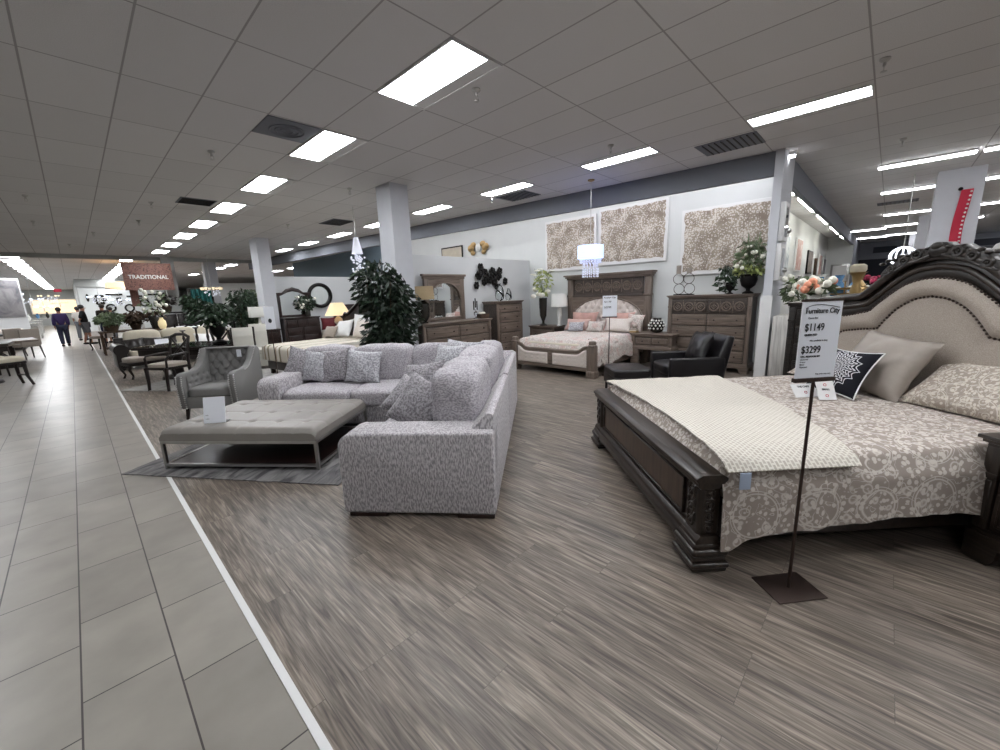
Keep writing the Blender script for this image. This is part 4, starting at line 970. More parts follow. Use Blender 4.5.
# ------------------------------------------------------------------ tufted bed
tb = thing('tufted_bed', 'weathered wood bed with ring carved frieze and cream tufted arch, against the bedroom wall', 'bed', (8.66, 4.77, 0), FX)
BW = 1.02
for sx in (-1, 1):
    x0, x1 = sorted((sx * 1.06, sx * .91)); m_ = MB().box(x0, x1, -.05, .06, 0, 1.88, .006); m_.box(x0 + .03, x1 - .03, -.062, -.045, .7, 1.45, .006); m_.box(x0 - .01, x1 + .01, -.07, .06, 1.46, 1.51, .006); m_.build('headboard_post', 'greige_z', tb)
m_ = MB(); m_.box(-1.13, 1.13, -.14, .1, 1.95, 1.99, .01); m_.box(-1.10, 1.10, -.11, .1, 1.91, 1.955, .01); m_.box(-1.07, 1.07, -.08, .1, 1.87, 1.915, .008); m_.build('cornice', 'greige', tb)
m_ = MB(); m_.box(-.86, .86, -.02, .05, 1.46, 1.88); m_.box(-1.05, 1.05, -.065, .05, 1.46, 1.50, .006); m_.build('frieze', 'greige_shaded', tb)
for k in range(7):
    xc = -.75 + k * .25; m_ = MB().torus((xc, -.026, 1.69), .088, .018, 'y', 20, 6).torus((xc, -.026, 1.69), .045, .012, 'y', 20, 6).ball((xc, -.03, 1.69), (.022, .02, .022), 8)
    m_.box(xc + .119, xc + .131, -.032, -.01, 1.55, 1.84, .002, 1); m_.build('carved_ring', 'greige', tb)
arcp = [(.90 * math.cos(a_ * PI / 24), .98 + .46 * math.sin(a_ * PI / 24)) for a_ in range(25)] + [(-.95, .98), (-.95, 1.47), (.95, 1.47), (.95, .98)]
MB().prism(arcp, 'y', -.04, .03, .003).build('arched_spandrel', 'greige', tb)
MB().tube([(.89 * math.cos(a_ * PI / 24), -.045, .97 + .46 * math.sin(a_ * PI / 24)) for a_ in range(25)], .022, 6).build('arch_moulding', 'greige', tb)
def tuft(w2, z0, zt, y0, depth, sx_, sz_, archf=None):
    def f(a, b):
        x = (2 * a - 1) * w2; z = z0 + b * ((archf(x) if archf else zt) - z0); d = 0
        r0 = round((z - z0) / sz_)
        for r in (r0 - 1, r0, r0 + 1):
            off = .5 * (r % 2); c0 = round(x / sx_ - off)
            for c in (c0 - 1, c0, c0 + 1): d = max(d, math.exp(-((x - (c + off) * sx_) ** 2 + (z - z0 - r * sz_) ** 2) / (sx_ * sx_ * .04)))
        ux = x / sx_; uz = (z - z0) / (2 * sz_)
        q = max(math.exp(-((.5 - abs(((ux + uz) % 1) - .5)) / .08) ** 2), math.exp(-((.5 - abs(((ux - uz) % 1) - .5)) / .08) ** 2))
        return (x, y0 - depth + depth * .8 * max(d, q * .45), z)
    return f
MB().grid(tuft(.90, .45, 1.4, .0, .06, .18, .12, lambda x: .98 + .45 * math.sqrt(max(0, 1 - (x / .905) ** 2))), 90, 60).build('tufted_panel', 'linen_light', tb, 70)
FB = -2.24
for sx in (-1, 1):
    m_ = MB(); cx = sx * .94; m_.box(cx - .075, cx + .075, FB - .03, FB + .10, .13, .60, .01); m_.box(cx - .095, cx + .095, FB - .05, FB + .12, .05, .14, .02, 3); m_.box(cx - .085, cx + .085, FB - .04, FB + .11, 0, .06, .012)
    m_.lathe([(.085, .59), (.09, .61), (.07, .63), (.075, .66), (.06, .69), (.02, .70)], (cx, FB + .035, 0), 16); m_.build('footboard_post', 'greige_z', tb)
    B(*sorted((sx * .86, sx * .89)), FB + .1, -.05, .14, .36, .005).build('side_rail', 'greige', tb)
def ftop(u): u = abs(u); return .475 + .105 * (1 / (1 + math.exp(-(u - .72) / .035)))
N = 40; pl = [(-.87 + 1.74 * i / N, ftop(-.87 + 1.74 * i / N)) for i in range(N + 1)]
MB().prism([(-.87, .12)] + pl + [(.87, .12)], 'y', FB, FB + .05, .003).build('footboard', 'greige', tb)
MB().tube([(x, FB + .015, z) for x, z in pl], .028, 8).build('footboard_rail', 'greige', tb)
MB().box(-.87, .87, FB - .02, FB + .05, .12, .17, .008).box(-.03, .03, FB - .012, FB, .17, .44, .004).build('footboard_moulding', 'greige', tb)
for sx in (-1, 1):
    x0, x1 = sorted((sx * .06, sx * .84)); cx = (x0 + x1) / 2
    def pf(a, b, cx=cx, w2=(x1 - x0) / 2):
        x = cx + (2 * a - 1) * w2; zt = ftop(x) - .055; z = .19 + b * (zt - .19); e = min(a, 1 - a, b, 1 - b); y = FB - .008 - .022 * min(1, e * 9) ** .5
        for r in (.33, .66):
            for c in range(5): y += .012 * math.exp(-((a - (c + .5 + .0) / 5) ** 2 / .0007 + (b - r) ** 2 / .006))
        return (x, y, z)
    MB().grid(pf, 40, 16).build('tufted_panel', 'linen_light', tb, 70)
MB().puffy((0, -1.12, .47), (.86, 1.04, .17), 10, 10).build('mattress', 'cream', tb, 80)
def tco(a, b):
    y = -2.19 + b * 2.08; sp_ = 1.80; dr = .36; s_ = a * (sp_ + 2 * dr) - dr; f = noise.noise(Vector((b * 12, 1, 0))) * .5 + .35 * noise.noise(Vector((b * 30, 4, 0)))
    zt = .665 + .03 * math.sin(PI * b) + .012 * noise.noise(Vector((s_ * 5, y * 5, 3)))
    if s_ < 0: k = -s_ / dr; return (-.90 - .10 * min(1, k * 3) - .05 * f * k, y, zt - .03 - .40 * k - .03 * math.sin(b * 20))
    if s_ > sp_: k = (s_ - sp_) / dr; return (.90 + .09 * min(1, k * 3) + .05 * f * k, y, zt - .03 - .40 * k - .03 * math.sin(b * 20))
    e = min(s_, sp_ - s_); zz = zt - .03 * math.exp(-e / .06)
    if b < .05: zz -= .16 * (1 - b / .05) ** 1.5
    return (-.9 + s_, y, zz)
c2 = MB().grid(tco, 80, 60, .012).build('comforter', 'damask_pink', None, 80, (8.66, 4.77, 0), FX); tag(c2, 'white comforter with pink floral print on the tufted bed', 'comforter')
c3 = MB().grid(lambda a, b: (.80 + .06 * b + .05 * noise.noise(Vector((a * 8, b * 3, 0))) + .18 * max(0, 1 - b * 4) * -.6 + .13 * min(1, b * 3), -1.95 + a * .85, .70 - b * (.42 + .12 * math.sin(a * 5)) + .03 * noise.noise(Vector((a * 9, b * 7, 2)))), 40, 24, .01).build('ruffled_throw', 'damask_pink', None, 80, (8.66, 4.77, 0), FX)
tag(c3, 'ruffled floral throw hanging off the near corner of the tufted bed', 'blanket')
gq = 'pillows on the tufted bed'
def tp(y, dx, z=.69): return (8.66 - dx, y, z)
pillow('euro_pillow', 'dusty pink ruffled pillow at the left back of the tufted bed', 'pillow', tp(5.25, .28), 180, .72, .44, .18, 'rose', 18, 0, gq, seed=21)
pillow('euro_pillow', 'dusty pink ruffled pillow at the right back of the tufted bed', 'pillow', tp(4.35, .28), 180, .72, .44, .18, 'rose', 18, 0, gq, seed=22)
pillow('bed_pillow', 'blush pillow in front of the left rose pillow on the tufted bed', 'pillow', tp(5.30, .50), 180, .66, .30, .16, 'pink', 28, 0, gq, seed=23)
pillow('bed_pillow', 'cream pillow at the right front of the tufted bed', 'pillow', tp(4.25, .50), 182, .64, .33, .16, 'linen_light', 25, 0, gq, seed=24)
pillow('accent_pillow', 'white square cushion with grey script, left of the tufted bed price sign', 'cushion', tp(5.18, .72), 186, .40, .25, .12, 'pillow_fuzzy', 32, 3, gq, seed=25)
pillow('accent_pillow', 'small pink floral cushion in the middle of the tufted bed', 'cushion', tp(4.72, .66), 180, .42, .27, .13, 'damask_pink', 28, 0, gq, seed=26)
pillow('accent_pillow', 'floral cushion leaning at the right edge of the tufted bed', 'cushion', tp(3.95, .36), 176, .40, .40, .13, 'damask_pink', 18, -4, gq, seed=27)
case('nightstand', 'weathered wood nightstand with a black dotted vase, right of the tufted bed', 'nightstand', (7.98, 3.40, 0), FX, .86, .60, .70, [(1, 2, '')], foot=.40)
nshelf = B(8.02, 8.5, 3.0, 3.8, .16, .20, .006)
case('nightstand', 'weathered wood nightstand with a white lamp and lilies, left of the tufted bed', 'nightstand', (8.22, 6.38, 0), FX, .80, .50, .76, [(1, 1, ''), (1, 1, '')], foot=.12)
nshelf.bm.free()
# price sign at the tufted bed
sg2 = thing('price_sign_stand', 'small price sign on a thin pole in front of the tufted bed', 'price sign', (6.9, 3.74, 0), math.radians(-60))
MB().box(-.12, .12, -.1, .1, 0, .008, .002).build('base_plate', 'bronze', sg2); MB().cyl((0, 0, 0), (0, 0, 1.1), .008).build('pole', 'bronze', sg2)
pn2 = MB().box(-.13, .13, -.004, .004, 1.11, 1.50).build('sign_panel', 'paper', sg2); MB().box(-.14, .14, -.008, .008, 1.095, 1.115).build('clip', 'bronze', sg2)
text_mesh('logo_text', 'Furniture City', .036, 'ink', pn2, (0, -.0055, 1.45), (PI / 2, 0, 0), 'CENTER', bold=.001)
text_mesh('price_text', '$1199', .05, 'ink', pn2, (-.10, -.0055, 1.37)); text_mesh('price_text', '$3399', .05, 'ink', pn2, (-.10, -.0055, 1.27))
# ------------------------------------------------------------------ paintings
def painting(label, y0, y1, z0, z1, nd):
    w_, h_ = abs(y1 - y0), z1 - z0
    t = thing('floral_painting', label, 'painting', (8.795, (y0 + y1) / 2, (z0 + z1) / 2), FX, 'blossom paintings on the bedroom wall')
    MB().box(-w_ / 2, w_ / 2, -.045, 0, -h_ / 2, h_ / 2, .004, 1).build('canvas', 'white', t)
    rr = random.Random(nd); pts = []; mx_, mz_ = w_ / 2 - .06, h_ / 2 - .055
    for side in range(4):
        for k in range(16):
            q = 2 * k / 16 - 1; j = lambda: rr.uniform(-.018, .018)
            pts.append([(q * mx_, -mz_ + j() + .02), (mx_ + j(), q * mz_), (-q * mx_, mz_ + j()), (-mx_ + j(), -q * mz_)][side])
    MB().prism(pts, 'y', -.049, -.044).build('print', 'blossom', t)
    return t
painting('blossom painting left of the drum chandelier, above the tufted bed', 6.62, 5.13, 2.12, 3.36, 1)
painting('largest looking blossom painting in the middle, right of the drum chandelier', 5.06, 3.46, 2.17, 3.42, 2)
painting('blossom painting hung lower at the right, behind the plant urns', 3.18, 1.62, 1.84, 3.10, 3)
# ------------------------------------------------------------------ small things on the furniture
def lamp(label, x, y, z, base, shade, bh, br_, sr0, sr1, sh, loc_c='table lamp', neck=None):
    t = thing('table_lamp', label, 'table lamp', (x, y, z)); MB().lathe(base, n=24).build('lamp_base', bh, t)
    top = base[-1][1]; MB().cyl((0, 0, top), (0, 0, top + .06), .008).build('stem', 'chrome', t)
    s_ = MB(); b = s_.lathe([(sr0, top + .02), (sr1, top + .02 + sh), (sr1 - .006, top + .02 + sh), (sr0 - .006, top + .02)], n=32); s_.build('lamp_shade', shade, t); return t
lamp('brown urn lamp with a tan drum shade at the left end of the dresser', 4.93, 6.84, 1.062, [(.085, 0), (.085, .02), (.05, .035), (.075, .06), (.12, .14), (.13, .28), (.12, .40), (.06, .44), (.03, .46)], 'tan_shade', 'ceramic_dark', 0, .24, .22, .26)
lamp('white column table lamp with white drum shade beside the lilies', 8.42, 5.95, .762, [(.07, 0), (.07, .03), (.045, .05), (.06, .12), (.065, .30), (.05, .44), (.02, .46)], 'white_shade', 'ceramic_white', 0, .21, .19, .32)
def vase(name, label, x, y, z, prof, mat, cat='vase', parts=None):
    t = thing(name, label, cat, (x, y, z)); MB().lathe(prof, n=24).build('body', mat, t); return t
def stems(parent, n, r, h, mat='leaf_mid', rnd=random.Random(3), z0=0, th=.004):
    tips = []; m_ = MB()
    for _ in range(n):
        a = rnd.uniform(0, 6.28); q = r * rnd.uniform(.3, 1); hh = h * rnd.uniform(.6, 1)
        pts = [(q * math.cos(a) * t_ ** 1.6, q * math.sin(a) * t_ ** 1.6, z0 + hh * t_) for t_ in (0, .25, .5, .75, 1)]
        m_.tube(pts, th, 5); tips.append(pts[-1])
    m_.build('stems', mat, parent); return tips
v = vase('flower_vase', 'tall dark glass vase of white lilies on the left nightstand', 8.34, 6.40, .762, [(.10, 0), (.10, .02), (.03, .06), (.035, .12), (.085, .25), (.10, .50), (.105, .70), (.08, .705)], 'ceramic_dark')
tips = stems(v, 12, .34, .78, z0=.68)
m_ = MB()
for p in tips[:8]:
    for k in range(6): a = k * PI / 3; m_.ball((p[0] + .045 * math.cos(a), p[1] + .045 * math.sin(a), p[2] + .01), (.045, .022, .016), 6, Matrix.Identity(4))
for p in [(-.12, .05, .80), (-.16, -.10, .78), (.0, -.16, .86), (.10, .14, .84), (-.08, .20, .92), (-.2, .15, .75)]: m_.ball(p, (.07, .07, .055), 10)
m_.build('blossoms', 'petal', v); m_ = MB(); leaves(m_, (0, 0, 1.05), (.22, .26, .35), 110, .07, random.Random(5)); m_.build('foliage', 'leaf_light', v)
v = thing('dotted_vase', 'round black and white dotted vase on the right nightstand', 'vase', (8.30, 3.42, .702)); MB().lathe([(.07, 0), (.12, .03), (.155, .11), (.15, .18), (.11, .24), (.085, .27), (.09, .30), (.07, .30)], n=28).build('body', 'ceramic_dark', v)
m_ = MB()
for r in range(4):
    for k in range(12): a = (k + .5 * (r % 2)) * PI / 6; R_ = [.148, .158, .135, .105][r]; m_.ball((R_ * math.cos(a), R_ * math.sin(a), [.09, .15, .20, .25][r]), .02, 8)
m_.build('dots', 'ceramic_white', v)
for i in range(3):
    bk = MB().box(-.10, .10, -.07, .07, .702 + i * .028, .702 + i * .028 + .026, .003).build('book', ['gold', 'cream', 'taupe_satin'][i], None, loc=(8.22, 3.86 + .01 * i, 0), rz=.1 * i)
    tag(bk, ['gilt edged book at the bottom of the stack on the right nightstand', 'cream book in the middle of the stack on the right nightstand', 'beige book on top of the stack on the right nightstand'][i], 'book', 'books on the nightstand')
sh = thing('ornament', 'small beige coral ornament on the books of the right nightstand', 'ornament', (8.22, 3.86, .787)); m_ = MB()
for k in range(7): m_.ball((.04 * math.cos(k), .04 * math.sin(k), .03 + .012 * (k % 3)), (.03, .03, .035), 8)
m_.build('body', 'linen', sh)
# ring sculpture
rs = thing('ring_sculpture', 'wire ring sculpture holding candles on the large chest of drawers', 'sculpture', (8.50, 2.98, 1.452), FX)
m_ = MB().box(-.19, .19, -.05, .05, 0, .02, .003); m_.build('base', 'black_metal', rs)
for sx in (-1, 1):
    for k in range(2): MB().torus((sx * .10 - .02 * k, 0, .12 + .20 * k), .10, .006, 'y', 28, 6).build('ring', 'bronze', rs)
    MB().cyl((sx * .10 - .02, 0, .42), (sx * .10 - .02, 0, .58 - .06 * (sx > 0)), .045, n=20).build('candle_cup', 'taupe_satin', rs)
def urn(label, x, y, z, s, plant):
    t = thing('plant_urn', label, 'potted plant', (x, y, z)); MB().lathe([(.09 * s, 0), (.09 * s, .02 * s), (.035 * s, .05 * s), (.035 * s, .08 * s), (.11 * s, .14 * s), (.14 * s, .24 * s), (.13 * s, .30 * s), (.16 * s, .33 * s), (.15 * s, .34 * s), (.10 * s, .32 * s)], n=24).build('urn', 'black_metal', t)
    rn = random.Random(int(s * 100)); m_ = MB()
    if plant:
        leaves(m_, (0, .0, .62 * s), (.24 * s, .26 * s, .34 * s), 240, .055, rn); m_.build('foliage', 'leaf_mid', t); m_ = MB(); leaves(m_, (-.04, 0, .40 * s), (.22 * s, .28 * s, .10 * s), 120, .06, rn); m_.build('trailing_foliage', 'leaf_light', t)
        m_ = MB(); rr = random.Random(9)
        for _ in range(26): m_.ball((rr.uniform(-.25, .2), rr.uniform(-.28, .28), rr.uniform(.4, .85)), rr.uniform(.018, .04), 7)
        m_.build('blossoms', 'petal', t); m_ = MB(); rr2 = random.Random(2)
        for _ in range(14): a = rr2.uniform(0, 6.28); q = rr2.uniform(.05, .2); m_.tube([(0, 0, .3), (q * .5 * math.cos(a), q * .5 * math.sin(a), .7), (q * math.cos(a), q * math.sin(a), rr2.uniform(.8, 1.15))], .005, 5)
        m_.build('stems', 'leaf_mid', t)
    else: leaves(m_, (0, .06, .42 * s), (.16, .22, .26), 120, .06, rn); m_.build('foliage', 'leaf', t)
urn('large black urn of white flowers and pale greens at the right of the large chest', 8.50, 1.86, 1.452, 1.0, True)
urn('small black urn of dark leaves left of the large flower urn', 8.45, 2.14, 1.452, .62, False)
# on the partition furniture
ch = thing('candle_holder', 'glass candle holder with tall dark candles between mirror and chest', 'candle holder', (6.36, 6.82, 1.062)); MB().lathe([(.06, 0), (.06, .012), (.012, .03), (.05, .12), (.012, .2), (.012, .22)], n=18).build('holder', 'crystal', ch)
for k in range(3): MB().cyl((.05 * (k - 1), 0, .20 + .05 * (k % 2)), (.05 * (k - 1), 0, .40 + .06 * (k % 2)), .014).build('candle', 'ceramic_dark', ch)
bxs = thing('keepsake_box', 'small wooden box with shells at the right end of the long dresser', 'box', (6.56, 6.80, 1.062)); MB().box(-.13, .13, -.09, .09, 0, .10, .006).build('box', 'bark', bxs)
m_ = MB(); [m_.ball((.08 * (k - 1), .02 * k, .115), (.04, .035, .03), 8) for k in range(3)]; m_.build('shells', 'petal', bxs)
gv = 'clear glass twist vases'
for i, (x, s_) in enumerate(((7.24, 1.0), (7.56, .72))):
    t = thing('glass_vase', ['larger clear glass vase on the narrow chest', 'smaller teardrop glass vase at the right on the narrow chest'][i], 'vase', (x, 6.88, 1.432), 0, gv)
    MB().lathe([(.03 * s_, 0), (.10 * s_, .05 * s_), (.115 * s_, .14 * s_), (.08 * s_, .26 * s_), (.03 * s_, .36 * s_), (.035 * s_, .42 * s_)], n=24).build('body', 'glass', t)
    m_ = MB(); [m_.tube([(.105 * s_ * math.sin(PI * min(1, .15 + q / 12)) ** .7 * math.cos(a0 + q * .16), .105 * s_ * math.sin(PI * min(1, .15 + q / 12)) ** .7 * math.sin(a0 + q * .16), .02 + .38 * s_ * q / 10) for q in range(11)], .008 * s_, 6) for a0 in (0, 2.1, 4.2)]; m_.build('dark_twist', 'black_metal', t)
fl = thing('metal_flower_art', 'cluster of dark metal flowers on the partition above the narrow chest', 'wall art', (7.2, 7.185, 2.0), 0); rr = random.Random(4)
for k, (x, z, r) in enumerate([(-.30, .24, .11), (-.38, .05, .12), (-.46, -.18, .10), (-.16, .10, .13), (-.02, -.04, .12), (.10, .14, .13), (.16, -.08, .12), (.30, .06, .14), (.36, .16, .11), (.24, -.22, .09), (.55, -.08, .10), (-.20, -.10, .10)]):
    m_ = MB()
    for q in range(6): a = q * PI / 3 + k; m_.ball((x + r * .55 * math.cos(a), -.03 - .01 * (q % 2), z + r * .55 * math.sin(a)), (r * .42, .018, r * .42), 8)
    m_.ball((x, -.055, z), r * .2, 8); m_.build('flower', 'black_metal', fl)
fr = thing('framed_picture', 'black framed pale picture on the wall above the partition', 'picture', (8.79, 10.4, 2.93), FX); MB().box(-.52, .52, -.03, 0, -.22, .22).build('frame', 'black_metal', fr); MB().box(-.48, .48, -.035, -.028, -.18, .18).build('picture', 'cream', fr)
bf = thing('gold_wall_art', 'gold butterfly shaped metal wall art above the partition', 'wall art', (8.78, 9.15, 2.93), FX); m_ = MB()
for sx in (-1, 1):
    for a, r in ((.3, .2), (1.0, .16), (-.5, .13)): m_.ball((sx * (.12 + r * math.cos(a)), -.03, r * math.sin(a) * 1.2), (r * .8, .02, r * .55), 10)
m_.build('wings', 'gold', bf); MB().ball((0, -.03, .08), (.11, .03, .12), 12).build('body', 'ceramic_white', bf)
# black leather chair and ottoman
lc = thing('leather_armchair', 'low black leather lounge chair with a loose cushion, before the large chest', 'armchair', (6.60, 2.22, 0), math.radians(43))
# local: front faces +y... seat
LW = .42
for sx in (-1, 1):
    x0, x1 = sorted((sx * LW, sx * (LW - .10))); MB().box(x0, x1, -.40, .42, .10, .56, .03, 3).build('arm', 'leather', lc)
MB().puffy((0, .06, .36), (LW - .10, .38, .09), 6, 10).build('seat_cushion', 'leather', lc, 80)
B(-LW + .09, LW - .09, -.38, .40, .12, .30, .01).build('seat_base', 'leather', lc)
MB().prism([(-.38, .12), (-.52, .86), (-.42, .88), (-.24, .40), (-.24, .12)], 'x', -LW + .01, LW - .01, .03, seg=3).build('backrest', 'leather', lc)
for sx in (-1, 1):
    for y in (-.36, .38): MB().cyl((sx * (LW - .05), y, 0), (sx * (LW - .05), y, .12), .02, n=4).build('leg', 'espresso', lc)
lo = thing('leather_ottoman', 'black leather footstool in front of the leather lounge chair', 'ottoman', (5.86, 2.86, 0), math.radians(43)); MB().box(-.34, .34, -.28, .28, .12, .30, .02).build('base', 'leather', lo); MB().puffy((0, 0, .35), (.35, .29, .07), 7, 10).build('cushion', 'leather', lo, 80)
for sx in (-1, 1):
    for sy in (-1, 1): MB().cyl((sx * .3, sy * .24, 0), (sx * .3, sy * .24, .13), .02, n=4).build('leg', 'espresso', lo)
a_ = math.radians(43); pillow('leather_cushion', 'loose square black leather cushion on the lounge chair', 'cushion', (6.60 + .10 * math.sin(a_), 2.22 - .10 * math.cos(a_), .44), 133, .60, .50, .20, 'leather', 22, 3, seed=31)
# drum chandelier
dc = thing('drum_chandelier', 'lit drum shade chandelier with hanging crystals above the tufted bed', 'chandelier', (7.15, 4.31, H)); MB().lathe([(.065, 0), (.06, -.02), (.02, -.035)], n=20).build('canopy', 'gold', dc); MB().cyl((0, 0, -.03), (0, 0, -1.22), .006).build('cord', 'chrome', dc)
MB().lathe([(.25, -1.19), (.25, -1.43), (.245, -1.43), (.245, -1.19)], n=32).build('drum_shade', 'drum_lit', dc)
m_ = MB(); rr = random.Random(8)
for tier, (R_, z0, n) in enumerate([(.20, -1.46, 20), (.14, -1.54, 14), (.15, -1.64, 12)]):
    for k in range(n):
        a = 2 * PI * k / n + tier; L = 2 if tier < 2 else 4
        for q in range(L): m_.ball((R_ * math.cos(a), R_ * math.sin(a), z0 - .045 * q), (.014, .014, .02), 6)
m_.build('crystal_drops', 'crystal_lit', dc)['kind'] = 'stuff'
# white plates on the end wall
for i, (z0, z1, x) in enumerate(((2.28, 2.88, 8.2), (1.66, 2.24, 8.16))):
    t = thing('wall_sconce', ['upper long mirrored wall sconce on the grey end wall', 'lower long mirrored wall sconce on the grey end wall'][i], 'wall sconce', (x, 1.40, 0), 0, 'mirrored sconces'); m_ = MB(); m_.box(-.16, .16, -.07, 0, z0, z1, .008); m_.build('frame', 'white_metal', t); B(-.10, .10, -.075, -.069, z0 + .07, z1 - .07).build('mirror', 'mirror', t)
    MB().ball((0, -.12, z0 + .16), (.035, .035, .045), 10).build('glass_cup', 'chrome', t); MB().tube([(0, -.07, z0 + .08), (0, -.12, z0 + .08), (0, -.12, z0 + .12)], .008, 6).build('bracket', 'chrome', t)
wp = B(7.92, 8.7, 1.06, 1.34, 0, 1.08, .006).build('display_plinth', 'whitewash'); tag(wp, 'whitewashed wooden plinth at the foot of the end wall', 'plinth')
# right nightstand beside the near bed
def bl(x, y): return local(BO, BA, x, y)
nn = bl(-.37, -1.58)
nt = case('carved_nightstand', 'dark carved nightstand cut by the right picture edge beside the carved bed', 'nightstand', (nn[0], nn[1], 0), BA + PI, .74, .5, .74, [(1, 1, ''), (1, 1, '')], 'walnut', 'walnut_z', 'walnut', foot=.14, top=.05)
dk = case('drawer_chest', 'dark carved chest of drawers behind the price sign, flowers on top', 'chest of drawers', (6.30, .42, 0), math.radians(-93), 1.0, .5, 1.36, [(1, 1, ''), (1, 1, ''), (1, 1, ''), (1, 1, ''), (1, 1, '')], 'charcoal_wood', 'charcoal_wood', 'walnut', foot=.12)
# ================================================================== FICUS AND MIDDLE GROUND
def tree(name, label, cat, x, y, z0, z1, r, n, lf, mat, seed, pot='ceramic_dark', group=None, trunk=True):
    t = thing(name, label, cat, (x, y, 0), 0, group); rn = random.Random(seed)
    MB().lathe([(.13, 0), (.17, .04), (.20, .26), (.215, .30), (.19, .30), (.17, .26)], n=20).build('pot', pot, t)
    m_ = MB()
    for k in range(4):
        a = k * 1.6 + seed; m_.tube([(.03 * math.cos(a), .03 * math.sin(a), .2), (.06 * math.cos(a + 1), .06 * math.sin(a + 1), z0 + .2), (r * .35 * math.cos(a), r * .35 * math.sin(a), (z0 + z1) / 2), (r * .55 * math.cos(a), r * .55 * math.sin(a), z1 - .3)], [.028, .022, .014, .006], 6)
    m_.build('trunk', 'bark', t)
    m_ = MB()
    for k in range(7):
        a = k * .9 + seed; zz = z0 + .2 + (z1 - z0 - .45) * k / 6; rr = r * (.72, .86, .95, 1.0, 1.05, 1.02, .78)[k]
        leaves(m_, (.12 * math.cos(a), .12 * math.sin(a), zz), (rr, rr, (z1 - z0) * .20), n // 7, lf, rn)
    m_.build('foliage', mat, t); return t
tree('ficus_tree', 'full dark green potted ficus tree between the sofa and the grey column', 'potted tree', 3.86, 6.50, .40, 2.16, .54, 2600, .072, 'leaf_dark', 3)
# striped bed
SBA = math.atan2(.12, 1)
s2 = thing('striped_bed', 'bed with beige striped spread and dark scrolled headboard behind the sofa', 'bed', (2.85, 10.1, 0), SBA)
# local x along length to the head, y: 0 .. -1.85 width
B(.02, 2.1, -1.83, -.02, .12, .30, .01).build('box_base', 'mahogany', s2)
for x in (.05, 2.0):
    for y in (-1.78, -.07): B(x, x + .08, y - .04, y + .04, 0, .13, .004).build('leg', 'espresso', s2)
MB().puffy((1.06, -.92, .43), (1.03, .90, .18), 12, 8).build('mattress', 'cream', s2, 80)
hp = [(-1.95, 0), (-1.95, 1.15), (-1.85, 1.25), (-1.75, 1.22), (-1.5, 1.35), (-1.2, 1.52), (-.92, 1.60), (-.64, 1.52), (-.34, 1.35), (-.1, 1.22), (0, 1.25), (.1, 1.15), (.1, 0)]
MB().prism(hp, 'x', 2.12, 2.20, .01).build('headboard', 'espresso', s2); MB().tube([(2.11, y, z) for y, z in hp[1:-1]], .035, 8).build('scroll_moulding', 'espresso', s2)
def sprd(a, b):
    q = a * 2.40 - .32; y = -.92 + (b * 2 - 1) * (.96 if .06 < b < .94 else .985); z = .665 + .006 * noise.noise(Vector((a * 6, b * 6, 1)))
    side = not (.06 < b < .94)
    if q < 0: return (-.015 - .02 * math.sin(b * 40) * (-q) - .02 * min(1, -q * 12), y, z - .015 + q)
    return (q, y, z - (.30 if side else 0) - .02 * math.exp(-q / .02))
sc = MB().grid(sprd, 48, 48, .012).build('bedspread', 'stripes', None, 60, (2.85, 10.1, 0), SBA); tag(sc, 'beige, olive and white striped spread on the bed behind the sofa', 'bedspread')
def sl(x, y, z=.67): return local((2.85, 10.1), SBA, x, y, z)
AZB = 180 + math.degrees(SBA); gs = 'pillows on the striped bed'
pillow('bed_pillow', 'white pillow with pale stripes, left one on the striped bed', 'pillow', sl(1.62, -.50), AZB, .62, .48, .18, 'white', 28, 6, gs, seed=41)
pillow('bed_pillow', 'white and tan pillow, right one on the striped bed', 'pillow', sl(1.62, -1.25), AZB, .62, .50, .18, 'linen_light', 25, -6, gs, seed=42)
pillow('bed_pillow', 'tan bolster like pillow at the left end of the striped bed head', 'pillow', sl(1.42, -.20), AZB + 6, .44, .34, .16, 'linen', 35, 0, gs, seed=43)
pillow('bed_pillow', 'white pillow standing tallest against the scrolled headboard', 'pillow', sl(1.86, -.95), AZB, .66, .58, .18, 'white', 12, 0, gs, seed=44)
nx = case('nightstand', 'dark nightstand behind the striped bed, carrying the cream lamp', 'nightstand', (4.78, 10.85, 0), FX, .56, .45, .86, [(1, 1, ''), (1, 1, '')], 'mahogany', 'mahogany', 'espresso')
lamp('cream cone shade lamp with a pale base behind the striped bed pillows', 4.98, 10.85, .862, [(.10, 0), (.10, .03), (.05, .06), (.11, .14), (.10, .22), (.03, .30)], 'cream_glow', 'linen_light', 0, .34, .16, .34)
b3 = thing('dark_bed', 'dark panelled bed against the partition right of the round mirror', 'bed', (7.6, 15.1, 0), 0)
m_ = MB().box(-.85, .85, -.06, 0, 0, 1.36, .01); m_.box(-.90, .90, -.09, .0, 1.34, 1.42, .015); m_.build('headboard', 'mahogany', b3); MB().puffy((0, -.9, .48), (.82, .84, .2), 10, 8).build('mattress', 'linen', b3, 80); B(-.84, .84, -1.78, -.06, .1, .3, .01).build('side_rail', 'mahogany', b3); 
for sx in (-1, 1): B(sx * .8 - .04, sx * .8 + .04, -1.8, -1.72, 0, .4, .005).build('leg', 'mahogany', b3)
pillow('accent_pillow', 'deep red cushion beside the dark dresser under the round mirror', 'cushion', (6.32, 14.6, .55), 250, .5, .45, .18, 'dark_red', 15, 0, seed=45)
rb = MB().puffy((0, 0, .28), (.34, .34, .27), 5, 8).build('pouf', 'linen', None, 80, (6.38, 14.5, 0)); tag(rb, 'small tan upholstered pouf carrying the red cushion', 'pouf')
